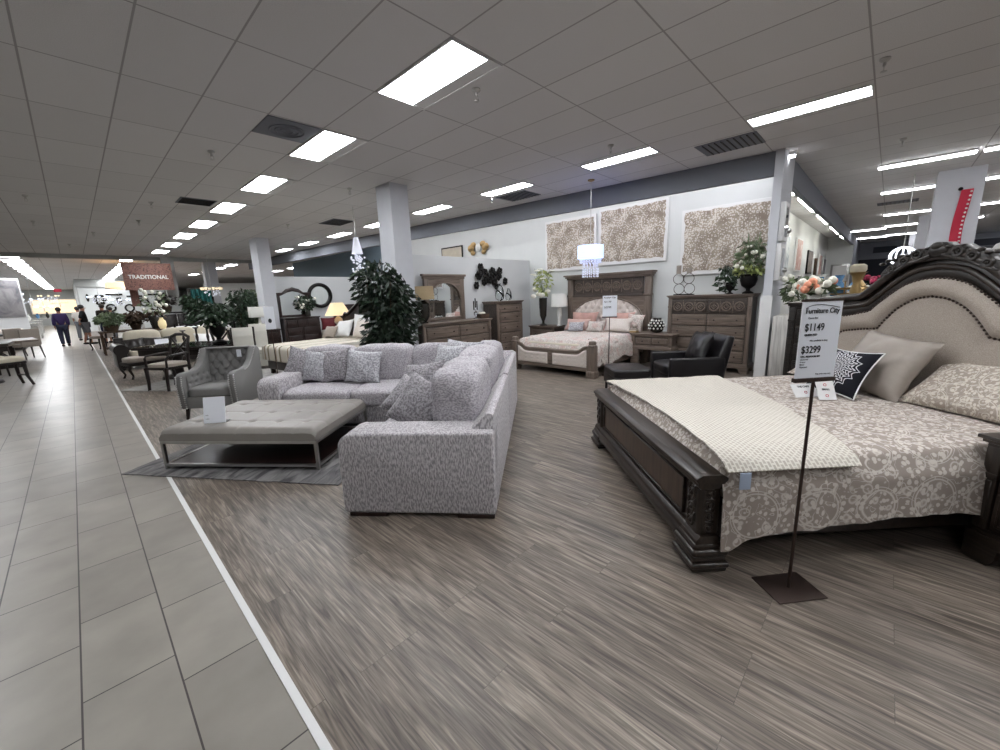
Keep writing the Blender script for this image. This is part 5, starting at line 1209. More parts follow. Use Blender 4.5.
case('dresser', 'very dark wooden dresser with a crested mirror against the further partition', 'dresser', (5.42, 14.58, 0), 0, 1.22, .52, 1.06, [(1, 3, ''), (1, 2, ''), (1, 2, '')], 'mahogany', 'mahogany', 'espresso')
m5 = thing('dresser_mirror', 'dark crested mirror standing on the very dark dresser', 'mirror', (5.36, 15.0, 1.062))
for sx in (-1, 1): x0, x1 = sorted((sx * .52, sx * .43)); B(x0, x1, -.03, .03, 0, .78, .008).build('frame_post', 'mahogany', m5)
MB().prism([(-.60, .74), (-.58, .84), (-.35, .84), (-.2, .96), (0, 1.02), (.2, .96), (.35, .84), (.58, .84), (.60, .74), (.40, .74), (.2, .84), (0, .88), (-.2, .84), (-.40, .74)], 'y', -.04, .03, .008).build('crest', 'mahogany', m5)
B(-.43, .43, -.02, .03, 0, .08).build('frame_rail', 'mahogany', m5); MB().prism([(-.43, .07), (-.43, .78), (-.2, .86), (0, .89), (.2, .86), (.43, .78), (.43, .07)], 'y', .0, .012).build('glass', 'mirror', m5)
rm_ = thing('round_mirror', 'round mirror in a thick black frame on the partition', 'mirror', (6.36, 15.17, 1.78)); MB().torus((0, -.03, 0), .39, .065, 'y', 36, 10).build('frame', 'black_metal', rm_); MB().lathe([(.37, -.005), (.37, .005)], n=32, mat=Matrix.Rotation(PI / 2, 4, 'X')).build('glass', 'mirror', rm_)
v = vase('flower_vase', 'dark vase of green leaves and white blooms on the very dark dresser', 5.72, 14.8, 1.062, [(.05, 0), (.07, .05), (.08, .15), (.04, .22)], 'ceramic_dark'); m_ = MB(); leaves(m_, (0, 0, .45), (.30, .22, .28), 200, .07, random.Random(11)); m_.build('foliage', 'leaf', v); m_ = MB(); rr = random.Random(12); [m_.ball((rr.uniform(-.28, .28), rr.uniform(-.2, .1), rr.uniform(.25, .7)), .045, 7) for _ in range(12)]; m_.build('blossoms', 'petal', v)
ss = thing('price_sign_stand', 'tall narrow white sign on a thin pole before the striped bed', 'price sign', (2.40, 7.95, 0), math.radians(-20)); B(-.11, .11, -.09, .09, 0, .01, .002).build('base_plate', 'bronze', ss); MB().cyl((0, 0, 0), (0, 0, 1.12), .008).build('pole', 'bronze', ss); sgp = MB().box(-.08, .08, -.004, .004, 1.12, 1.52).build('sign_panel', 'paper', ss); MB().ball((.0, -.006, 1.27), (.03, .003, .04), 10).build('dark_mark', 'ink', sgp)
# dining group
DT = thing('dining_table', 'dark wooden dining table with glass top behind the tufted armchair', 'dining table', (1.75, 11.0, 0), math.radians(-53))
B(-1.0, 1.0, -.55, .55, .69, .745, .012).build('table_top', 'espresso', DT); B(-.92, .92, -.48, .48, .56, .69, .006).build('apron', 'espresso', DT)
B(-.98, .98, -.53, .53, .746, .754).build('glass_top', 'glass', DT)
for sx in (-1, 1): MB().lathe([(.30, 0), (.28, .06), (.12, .10), (.10, .35), (.16, .50), (.20, .60)], (sx * .55, 0, 0), 16).build('pedestal', 'espresso', DT)
def xchair(label, x, y, rz, group='dark cross back dining chairs'):
    t = thing('dining_chair', label, 'chair', (x, y, 0), rz, group)
    for sx in (-1, 1):
        MB().tube([(sx * .22, .22, 0), (sx * .22, .25, .2), (sx * .22, .22, .45), (sx * .23, .25, .75), (sx * .22, .32, .98)], [.024, .028, .032, .028, .026], 8).build('rear_leg', 'espresso', t)
        MB().tube([(sx * .24, -.26, 0), (sx * .235, -.25, .15), (sx * .25, -.24, .44)], [.026, .028, .036], 8).build('front_leg', 'espresso', t)
        MB().tube([(sx * .235, .25, .68), (sx * .27, .05, .68), (sx * .28, -.18, .66), (sx * .26, -.22, .62), (sx * .25, -.22, .44)], .020, 8).build('armrest', 'espresso', t)
    MB().tube([(-.22, .32, .98), (-.1, .335, 1.03), (.1, .335, 1.03), (.22, .32, .98)], .03, 8).build('top_rail', 'espresso', t)
    MB().tube([(-.22, .24, .55), (0, .275, .76), (.22, .31, .96)], .021, 6).tube([(.22, .24, .55), (0, .275, .76), (-.22, .31, .96)], .021, 6).build('cross_back', 'espresso', t)
    MB().puffy((0, 0, .475), (.25, .25, .05), 5, 6).build('seat_cushion', 'linen', t, 80); B(-.25, .25, -.25, .24, .40, .45, .008).build('seat_frame', 'espresso', t)
    return t
xc = xchair('dark cross back armchair nearest the camera at the dining table', 1.12, 10.05, math.radians(-60))
copy_tree(xc, label='dark cross back armchair behind the dining table, half hidden', loc=(2.58, 11.7, 0), rz=math.radians(130))
def slipchair(label, x, y, rz):
    t = thing('dining_chair', label, 'chair', (x, y, 0), rz, 'cream slipcovered dining chairs')
    MB().prism([(.20, .05), (.20, .5), (.26, .9), (.33, 1.08), (.36, 1.07), (.30, .85), (.27, .5), (.27, .05)], 'x', -.19, .19, .01).build('backrest_cover', 'slip', t)
    MB().puffy((0, -.02, .44), (.24, .25, .07), 6, 6).build('seat', 'slip', t, 80); B(-.22, .22, -.24, .2, .08, .40, .01).build('skirt', 'slip', t)
    for sx in (-1, 1):
        for y in (-.2, .2): B(sx * .2 - .02, sx * .2 + .02, y - .02, y + .02, 0, .1).build('leg', 'espresso', t)
        MB().tube([(sx * .205, .27, .3), (sx * .205, .30, .8), (sx * .205, .37, 1.08)], .022, 6).build('dark_post', 'espresso', t)
    return t
sl1 = slipchair('cream slipcovered chair, left one behind the tufted armchair', 2.45, 9.95, math.radians(-75 + 180 - 90))
copy_tree(sl1, label='cream slipcovered chair, right one nearer the striped bed', loc=(3.02, 11.1, 0), rz=math.radians(-20)); sl1.location = (2.36, 9.8, 0); sl1.rotation_euler = (0, 0, math.radians(-20))
bnch = thing('cabriole_bench', 'dark framed bench with brown seat between the cream sofa and the dining chair', 'bench', (1.0, 12.35, 0), math.radians(15)); MB().puffy((0, 0, .42), (.40, .24, .07), 5, 8).build('seat', 'linen', bnch, 80); B(-.41, .41, -.25, .25, .30, .37, .01).build('seat_frame', 'espresso', bnch)
for sx in (-1, 1):
    for sy in (-1, 1): MB().tube([(sx * .37, sy * .2, .35), (sx * .41, sy * .23, .22), (sx * .36, sy * .2, .08), (sx * .39, sy * .22, 0)], [.035, .03, .02, .025], 8).build('leg', 'espresso', bnch)
r2 = MB().grid(lambda a, b: (a * 2.6, b * 2.3, .008), 2, 2, .006).build('pale_rug', 'rug_pale', None, 60, (1.16 + .55, 9.56 - .78, .001), math.radians(35.5 + 0)); tag(r2, 'pale rug under the dark dining table', 'rug')
for i, (x, y, h) in enumerate(((1.80, 10.95, .36), (1.95, 10.7, .38), (1.60, 11.2, .30))):
    c_ = vase('candlestick', ['middle dark turned candlestick on the dining table', 'dark turned candlestick beside the urn of greens', 'shortest dark turned candlestick at the left of the dining table'][i], x, y, .756, [(.06, 0), (.055, .02), (.018, .05), (.03, h * .4), (.018, h * .6), (.02, h * .9), (.055, h * .95), (.055, h)], 'espresso', 'candlestick')
un = thing('plant_urn', 'tall black urn of drooping dark greenery on the dining table', 'potted plant', (2.12, 10.55, .756)); MB().lathe([(.14, 0), (.15, .03), (.05, .08), (.05, .12), (.13, .22), (.16, .36), (.13, .42)], n=20).build('urn', 'black_metal', un); m_ = MB(); leaves(m_, (0, 0, .60), (.33, .33, .28), 420, .075, random.Random(14)); m_.build('foliage', 'leaf', un); m_ = MB(); [m_.ball((.2 * math.cos(k), .2 * math.sin(k), .3 + .03 * k), .03, 6) for k in range(6)]; m_.build('blossoms', 'petal', un)
# cream and black sofa
so = thing('leather_cream_sofa', 'cream cushioned sofa with dark leather frame along the aisle', 'sofa', (.55, 13.95, 0), math.radians(2)); SW = 2.95
for x0 in (0, SW - .28):
    m_ = MB(); m_.box(x0 + .03, x0 + .25, 0.05, .95, .06, .50, .02); m_.cyl((x0 + .14, 0.02, .52), (x0 + .14, .95, .52), .15, n=20); m_.build('rolled_arm', 'leather_sofa', so)
B(.2, SW - .2, .08, .95, .08, .32, .02).build('base', 'leather_sofa', so); B(.1, SW - .1, .78, 1.0, .1, .80, .04).build('back_frame', 'leather_sofa', so)
for k in range(3):
    xc_ = .28 + (SW - .56) * (k + .5) / 3; MB().puffy((xc_, .42, .40), ((SW - .56) / 6 - .005, .40, .09), 7, 8).build('seat_cushion', 'cream', so, 80); MB().puffy((xc_, .76, .72), ((SW - .56) / 6 - .005, .14, .26), 4.5, 8).build('back_cushion', 'cream', so, 80)
for k in range(4): MB().lathe([(.03, 0), (.05, .03), (.04, .08)], ((.12, SW - .12)[k % 2], (.12, .9)[k // 2], 0), 12).build('foot', 'espresso', so)
gz = 'cushions on the cream and leather sofa'
for i, (x, z, mt, lb) in enumerate(((.45, .49, 'leather_sofa', 'dark leather cushion at the left arm of the cream sofa'), (.80, .49, 'leather_sofa', 'dark leather cushion, second from the left on the cream sofa'), (1.15, .49, 'espresso', 'dark fringed cushion, third from the left on the cream sofa'), (1.95, .49, 'white', 'white cushion right of the middle on the cream sofa'), (2.35, .49, 'linen_light', 'pale patterned cushion near the right arm of the cream sofa'))):
    pillow('throw_pillow', lb, 'cushion', (.55 + x, 14.30, z), 268, .46, .34, .14, mt, 34, 5 * (-1) ** i, gz, seed=50 + i)
tc = thing('price_card', 'white card on the seat of the cream and leather sofa', 'price card', (1.55, 14.2, .50), .1); m_ = MB(); m_.prism([(0, 0), (.004, 0), (.06, .22), (.056, .22)], 'x', -.15, .15); m_.build('sheet', 'paper', tc); B(-.15, .15, 0, .09, -.0, .004).build('foot', 'paper', tc)
ib = thing('iron_bed', 'bed with a wavy black iron headrail and white bedding behind the cream sofa', 'bed', (3.1, 17.0, 0)); MB().tube([(-.86 + .075 * k, 0, .98 + .06 * math.sin(k * .8)) for k in range(24)], .028, 6).tube([(-.86 + .075 * k, 0, .90 - .05 * math.sin(k * .8)) for k in range(24)], .02, 6).build('wavy_rail', 'black_metal', ib)
for sx in (-1, 1): MB().cyl((sx * .85, 0, 0), (sx * .85, 0, 1.0), .03).build('post', 'black_metal', ib)
MB().puffy((0, 1.0, .58), (.82, .95, .28), 8, 8).build('mattress', 'white', ib, 80); B(-.8, .8, .1, 1.9, .0, .32, .02).build('base', 'cream', ib)
pillow('bed_pillow', 'white pillow heaped on the wavy iron bed', 'pillow', (3.4, 17.4, .86), 270, .8, .5, .3, 'white', 50, 0, seed=61)
# leafy trees, drapes, banner
gt2 = 'leafy trees beyond the dining group'
for i, (x, y, r, z1, lb) in enumerate(((4.75, 19.2, .62, 2.12, 'dense dark green tree left of the grey column'), (5.45, 20.0, .60, 2.10, 'dense dark green tree touching the grey column'), (3.5, 20.6, .50, 2.0, 'dark green tree left of the leafy pair'))):
    tree('leafy_tree', lb, 'potted tree', x, y, .5, z1, r, 1300, .085, ('leaf', 'leaf_mid', 'leaf')[i], 20 + i, group=gt2)
dr_ = thing('teal_drape', 'teal and dark drape panel beside the square grey column', 'drape', (3.95, 21.5, 0)); MB().grid(lambda a, b: (-.35 + .7 * a, .04 * math.sin(a * 30), .1 + b * 2.15), 40, 2, .01).build('drape', 'teal', dr_); B(-.45, .45, .08, .14, 0, 2.3).build('panel', 'ceramic_dark', dr_)
bn = thing('hanging_banner', 'red brown printed banner reading TRADITIONAL hanging over the aisle', 'banner', (2.36, 21.8, 0), math.radians(4)); m_ = MB().box(-.78, .78, -.012, .012, 2.25, 3.32); m_.build('panel', 'banner', bn); 
text_mesh('lettering', 'TRADITIONAL', .21, 'ceramic_white', bn, (0, -.016, 2.70), (PI / 2, 0, 0), 'CENTER', bold=.004, sx=.92)
for sx in (-.7, .7): MB().cyl((sx, 0, 3.3), (sx, 0, H), .006).build('wire', 'chrome', bn)
bn2 = thing('hanging_banner', 'small narrow red brown banner hanging below the large one', 'banner', (1.86, 22.3, 0), 0); B(-.13, .13, -.01, .01, 1.62, 2.30).build('panel', 'banner', bn2); MB().cyl((0, 0, 2.3), (0, 0, H), .005).build('wire', 'chrome', bn2)
text_mesh('lettering', 'BEDROOM', .12, 'ceramic_white', bn2, (.04, -.013, 1.70), (PI / 2, -PI / 2, 0), 'LEFT', bold=.002) if False else None
# warm and cool lit chandeliers
def chand(label, x, y, z0, r, h, mat, kind):
    t = thing('chandelier', label, 'chandelier', (x, y, 0), 0, 'lit chandeliers in the distance'); MB().cyl((0, 0, z0 + h), (0, 0, H), .01).build('cord', 'chrome', t)
    if kind == 'drum': MB().lathe([(r, z0), (r, z0 + h), (r * .97, z0 + h), (r * .97, z0)], n=24).build('shade', mat, t); MB().torus((0, 0, z0), r, .02, 'z', 24, 6).build('rim', 'chrome', t)
    else:
        m_ = MB(); m_.torus((0, 0, z0 + h * .5), r, .015, 'z', 20, 6); m_.cyl((0, 0, z0), (0, 0, z0 + h), .02); m_.build('frame', 'chrome', t)
        for k in range(8): a = k * PI / 4; m2 = MB(); m2.lathe([(.03, 0), (.06, .09), (.05, .10)], (r * math.cos(a), r * math.sin(a), z0 + h * .5), 10); m2.build('lit_cup', mat, t)
        m_ = MB(); rr = random.Random(int(x * 10)); [m_.ball((rr.uniform(-r, r) * .8, rr.uniform(-r, r) * .8, z0 + rr.uniform(0, h * .5)), .03, 6) for _ in range(24)]; m_.build('crystal_drops', 'crystal_lit', t)['kind'] = 'stuff'
    return t
chand('warm glowing drum chandelier left of the hanging banner', 1.75, 25.5, 2.45, .55, .28, 'warm_lit', 'drum')
chand('warm chandelier with glowing cups by the leafy trees', 4.25, 21.0, 1.95, .35, .5, 'warm_lit', 'cups')
for i, (x, y, z, m__) in enumerate(((-1.7, 40, 1.9, 'cool_lit'), (-1.0, 44, 2.2, 'warm_lit'), (-.6, 50, 1.8, 'warm_lit'), (-2.4, 38, 2.2, 'cool_lit'), (1.3, 36, 1.9, 'cool_lit'), (2.3, 37, 1.7, 'cool_lit'), (-1.6, 52, 1.5, 'cool_lit'))):
    chand(['cool white chandelier in the far left lamp display', 'warm chandelier in the far lamp display, middle', 'warm chandelier nearest the far end wall', 'cool white chandelier near the grey painting', 'crystal chandelier before the white display wall, left', 'crystal chandelier before the white display wall, right', 'low cool chandelier far down the aisle'][i], x, y, z, .5, .7, m__, 'cups')
cc = thing('crystal_pendant', 'tapered crystal pendant hanging beside the ficus tree', 'pendant lamp', (4.75, 9.0, 0)); MB().cyl((0, 0, 2.95), (0, 0, H), .006).build('cord', 'chrome', cc); MB().lathe([(.05, 2.98), (.13, 2.62), (.125, 2.62), (.045, 2.98)], n=16).build('shade', 'crystal_lit', cc)
m_ = MB(); rr = random.Random(6)
for _ in range(60): a = rr.uniform(0, 6.28); q = rr.uniform(.03, .16); m_.ball((q * math.cos(a), q * math.sin(a), rr.uniform(2.02, 2.6)), .024, 6)
m_.build('crystal_drops', 'crystal_lit', cc)['kind'] = 'stuff'
# display wall ornaments
go_ = 'dark ornaments on the white display wall'
for i, (x, z, k) in enumerate(((.9, 2.35, 0), (1.5, 2.2, 1), (2.3, 2.55, 2), (2.5, 2.1, 3), (3.4, 2.4, 2), (3.9, 1.9, 4), (3.0, 1.55, 4), (4.5, 2.5, 2), (2.0, 1.6, 4), (4.7, 1.7, 3))):
    m_ = MB()
    if k == 0: m_.ball((0, 0, 0), (.09, .03, .28), 10)
    elif k == 1:
        for q in range(6): a = q * 1.05; m_.ball((.22 * math.cos(a), 0, .28 * math.sin(a)), (.14, .03, .12), 8)
    elif k == 2: m_.box(-.45, .45, -.03, .0, -.06, .06, .01)
    elif k == 3: m_.box(-.14, .14, -.03, 0, -.24, .24, .01)
    else: m_.torus((0, -.02, 0), .24, .06, 'y', 20, 6)
    o = m_.build('wall_ornament', 'ceramic_dark', None, 38, (x, 40.97, z)); tag(o, ['slim dark oval ornament at the left end of the white display wall', 'dark flower shaped ornament on the white display wall', 'long dark shelf at the top of the white display wall', 'dark rectangular plaque on the white display wall', 'dark long shelf right of the first on the display wall', 'dark ring high on the right of the display wall', 'dark ring low in the middle of the display wall', 'dark shelf at the right end of the display wall', 'dark ring low at the left of the display wall', 'dark plaque low at the right of the display wall'][i], 'wall ornament', go_)
es = thing('wall_sign', 'small wall sign lettered in grey on the white wall above the trees', 'sign', (9.9, 37.98, 2.55)); B(-.9, .9, -.02, 0, -.25, .25).build('panel', 'white', es); text_mesh('lettering', 'WALL DECOR', .26, 'ink_grey', es, (0, -.024, -.05), (PI / 2, 0, 0), 'CENTER', bold=.006)
# planters and displays in the middle
def low_plant(label, x, y, z, r, h, mat, n, lf, seed, fl=None, potm='bark'):
    t = thing('potted_plant', label, 'potted plant', (x, y, z)); MB().lathe([(r * .35, 0), (r * .5, h * .3), (r * .45, h * .34)], n=16).build('pot', potm, t); m_ = MB(); leaves(m_, (0, 0, h * .65), (r, r, h * .4), n, lf, random.Random(seed)); m_.build('foliage', mat, t)
    if fl: m_ = MB(); rr = random.Random(seed); [m_.ball((rr.uniform(-r, r) * .8, rr.uniform(-r, r) * .8, rr.uniform(h * .4, h * 1.05)), lf * .8, 7) for _ in range(16)]; m_.build('blossoms', fl, t)
    return t
def plinth(label, x, y, w_, d, h, mat='bark'):
    t = thing('display_table', label, 'display table', (x, y, 0)); B(-w_ / 2, w_ / 2, -d / 2, d / 2, h - .05, h, .006).build('table_top', mat, t)
    for sx in (-1, 1):
        for sy in (-1, 1): B(sx * (w_ / 2 - .06) - .03, sx * (w_ / 2 - .06) + .03, sy * (d / 2 - .06) - .03, sy * (d / 2 - .06) + .03, 0, h - .05).build('leg', mat, t)
    B(-w_ / 2 + .06, w_ / 2 - .06, -d / 2 + .06, d / 2 - .06, .2, .24).build('shelf', mat, t); return t
plinth('wooden display table of planters behind the cream sofa', 1.6, 19.6, 2.2, .8, .80)
low_plant('wide green bushy planter behind the left end of the cream sofa', .85, 19.4, .80, .42, .62, 'leaf_mid', 260, .09, 31)
low_plant('brown dried grass bunch in the middle of the display table', 1.5, 19.6, .80, .34, .62, 'bark', 200, .10, 32)
low_plant('brown basket plant right of the dried grass', 2.05, 19.5, .80, .30, .68, 'bark', 160, .10, 33)
low_plant('tall white flower spray above the cream sofa', 2.0, 18.6, .82, .45, 1.35, 'leaf_mid', 60, .08, 34, 'petal', 'ceramic_dark')
plinth('low console holding the tall white flower spray', 1.85, 18.5, .62, .5, .82)
yv = vase('yellow_vase', 'small yellow glazed vase behind the cream sofa', 2.1, 18.35, .822, [(.08, 0), (.12, .12), (.11, .26), (.05, .34), (.06, .38)], 'cream_glow')  # vase body has the lampshade's added glow though it is no lamp
bx2 = case('media_cabinet', 'dark cabinet with white front boxes below the banner column', 'cabinet', (2.95, 21.2, 0), 0, 1.1, .5, 1.35, [(1, 2, '')], 'espresso', 'espresso', 'white')
low_plant('dark burgundy leaf arrangement on the dark cabinet by the column', 2.7, 21.4, 1.352, .35, .7, 'espresso', 160, .10, 35)
# lamp with rectangular white shade
case('nightstand', 'dark chest below the white rectangular lamp shade', 'nightstand', (3.75, 12.9, 0), 0, .8, .45, .82, [(1, 1, ''), (1, 1, '')], 'mahogany', 'mahogany', 'espresso')
tl = thing('table_lamp', 'table lamp with a wide white rectangular shade by the grey column', 'table lamp', (3.70, 13.15, .822)); MB().lathe([(.08, 0), (.03, .05), (.05, .2), (.02, .36)], n=16).build('lamp_base', 'ceramic_white', tl); MB().box(-.24, .24, -.12, .12, .36, .66, .01).build('lamp_shade', 'white_shade', tl)
# ================================================================== LEFT SIDE OF THE AISLE
st_ = thing('bar_stool', 'cream seated dark stool at the left picture edge beside the aisle', 'stool', (-1.22, 13.55, 0), math.radians(20)); MB().puffy((0, 0, .58), (.30, .26, .065), 5, 8).build('seat', 'cream', st_, 80); B(-.29, .29, -.25, .25, .49, .53, .006).build('seat_frame', 'espresso', st_)
for sx in (-1, 1):
    for sy in (-1, 1): MB().tube([(sx * .25, sy * .21, .5), (sx * .26, sy * .22, .2), (sx * .31, sy * .26, 0)], [.035, .028, .024], 6).build('leg', 'espresso', st_)
    MB().cyl((sx * .26, -.2, .22), (sx * .26, .2, .22), .015).build('stretcher', 'espresso', st_)
MB().prism([(.20, .52), (.26, 1.0), (.31, 1.0), (.27, .52)], 'x', -.27, .27, .015).build('backrest', 'cream', st_) if False else None
pb = thing('pedestal_table', 'dark pub table with a thick pedestal at the far left edge', 'table', (-1.75, 14.6, 0), 0); B(-.75, .65, -.55, .95, .84, .90, .012).build('table_top', 'walnut', pb); MB().lathe([(.42, 0), (.40, .06), (.16, .12), (.14, .5), (.22, .7), (.3, .84)], n=20).build('pedestal', 'espresso', pb)
def dchair(label, x, y, rz, mat='linen', h=1.0):
    t = thing('dining_chair', label, 'chair', (x, y, 0), rz, 'upholstered dining chairs left of the aisle'); MB().prism([(.20, .45), (.24, h), (.31, h), (.29, .45)], 'x', -.25, .25, .02).build('backrest', mat, t); MB().puffy((0, 0, .46), (.26, .26, .06), 6, 6).build('seat', mat, t, 80)
    for sx in (-1, 1):
        for sy in (-1, 1): MB().tube([(sx * .22, sy * .22, .42), (sx * .24, sy * (.24 if sy < 0 else .30), 0)], [.026, .018], 6).build('leg', 'espresso', t)
    return t
dc1 = dchair('cream chair behind the pub table at the left edge', -1.65, 15.9, math.radians(20), 'cream')
dc2 = dchair('grey upholstered chair with its back to the aisle, left of the purple shirt', -1.25, 20.9, math.radians(-150))
copy_tree(dc2, label='grey upholstered chair further down, behind the first grey one', loc=(-1.75, 22.4, 0), rz=math.radians(-140)); copy_tree(dc2, label='grey upholstered chair far left by the second table', loc=(-2.6, 20.2, 0), rz=math.radians(80)); 
copy_tree(dc1, label='cream chair at the far side of the second table', loc=(-2.3, 21.8, 0), rz=math.radians(10))
lt = thing('dining_table', 'dark trestle dining table with pale worn top left of the aisle', 'dining table', (-1.75, 18.6, 0), math.radians(6)); B(-.95, .85, -.9, .9, .72, .77, .01).build('table_top', 'greige', lt)
for sy in (-1, 1): MB().prism([(-.5, 0), (-.42, 0), (-.1, .4), (-.3, .72), (.3, .72), (.1, .4), (.42, 0), (.5, 0), (.06, .5), (-.06, .5)], 'y', sy * .6 - .04, sy * .6 + .04).build('trestle', 'espresso', lt)
lt2 = thing('dining_table', 'second dark dining table further left with white place settings', 'dining table', (-2.5, 23.6, 0), 0); B(-.9, .8, -.6, .6, .72, .77, .01).build('table_top', 'espresso', lt2)
for sx in (-1, 1):
    for sy in (-1, 1): B(sx * .7 - .04, sx * .7 + .04, sy * .5 - .04, sy * .5 + .04, 0, .72).build('leg', 'espresso', lt2)
lbd = thing('display_bed', 'low bed with white cover beneath the grey painting at the left', 'bed', (-2.6, 27.2, 0)); MB().puffy((0, 0, .62), (1.0, 1.2, .24), 8, 8).build('mattress', 'linen_light', lbd, 80); B(-1.0, 1.0, -1.2, 1.2, .0, .42, .02).build('base', 'espresso', lbd)
sc_ = thing('canvas_painting', 'tall grey abstract painting at the left picture edge', 'painting', (-2.35, 31.0, 0), math.radians(35)); B(-1.2, .85, -.03, .03, 1.32, 3.1, .01).build('canvas', 'art_grey', sc_); B(-1.3, .95, .04, .20, 0, 3.2).build('easel_panel', 'wall_grey', sc_)
# counters and shelves far away, both sides
gd = 'display counters far down the hall'
ct = plinth('far display counter left of the aisle, nearer one', -2.6, 36, 2.4, 1, .9, 'whitewash')
copy_tree(ct, label='far display counter left of the aisle, further one', loc=(-2.8, 44, 0)); copy_tree(ct, label='far display counter before the white display wall', loc=(2.2, 38.5, 0)); copy_tree(ct, label='far display counter before the end wall', loc=(-1.9, 55, 0))
rr = random.Random(77)
for i in range(12):
    x, y = [(-3.3, 36), (-2.9, 36.1), (-2.4, 35.9), (-1.9, 36), (-3.4, 44), (-2.7, 44.1), (-2.2, 43.9), (1.5, 38.5), (2.1, 38.4), (2.8, 38.6), (-2.2, 55), (-1.6, 55)][i]
    h = rr.uniform(.3, .6); o = MB().lathe([(.06, 0), (.12, h * .3), (.08, h * .7), (.04, h * .85), (.10, h)], n=14).build('vase', ['ceramic_white', 'blue_glass', 'ceramic_dark'][i % 3], None, 38, (x, y, .902)); tag(o, '%s vase on the %s, %s from the left' % (['white', 'pale blue', 'dark'][i % 3], ['nearer left counter', 'further left counter', 'counter by the display wall', 'counter by the end wall'][0 if i < 4 else 1 if i < 7 else 2 if i < 10 else 3], ORD[i % 4 if i < 4 else (i - 4) % 3 if i < 7 else (i - 7) if i < 10 else i - 10]), 'vase', 'vases on the far counters')
# end wall windows glow (lit display niches)
wn = thing('lit_display', 'glowing warm display case on the far end wall, left', 'display case', (-1.9, 61.9, 0)); B(-.9, .9, -.1, 0, 1.2, 2.7).build('frame', 'white', wn); B(-.8, .8, -.13, -.1, 1.3, 2.6).build('lit_panel', 'warm_lit', wn)
copy_tree(wn, label='glowing warm display case on the far end wall, right', loc=(-.35, 61.9, 0)); rs_ = thing('red_sign', 'small red ceiling sign far down the aisle', 'sign', (-.55, 50, 0)); B(-.22, .22, -.02, .02, 3.05, 3.3).build('panel', 'red', rs_); MB().cyl((0, 0, 3.3), (0, 0, H), .01).build('rod', 'chrome', rs_)
# side chair in the aisle by the people
ach = thing('carved_side_chair', 'dark carved side chair with tan back standing at the aisle edge', 'chair', (.62, 22.2, 0), math.radians(-120)); MB().prism([(.2, .5), (.26, 1.12), (.32, 1.12), (.28, .5)], 'x', -.24, .24, .03).build('backrest', 'linen', ach); MB().puffy((0, 0, .5), (.27, .27, .06), 5, 6).build('seat', 'linen', ach, 80)
for sx in (-1, 1):
    for sy in (-1, 1): MB().tube([(sx * .24, sy * .22, .46), (sx * .27, sy * .25, .25), (sx * .23, sy * .22, .08), (sx * .25, sy * .25, 0)], [.035, .03, .02, .024], 6).build('leg', 'espresso', ach)
MB().tube([(-.27, .29, .45), (-.27, .33, .9), (-.2, .36, 1.14), (0, .37, 1.19), (.2, .36, 1.14), (.27, .33, .9), (.27, .29, .45)], .03, 8).build('back_frame', 'espresso', ach)

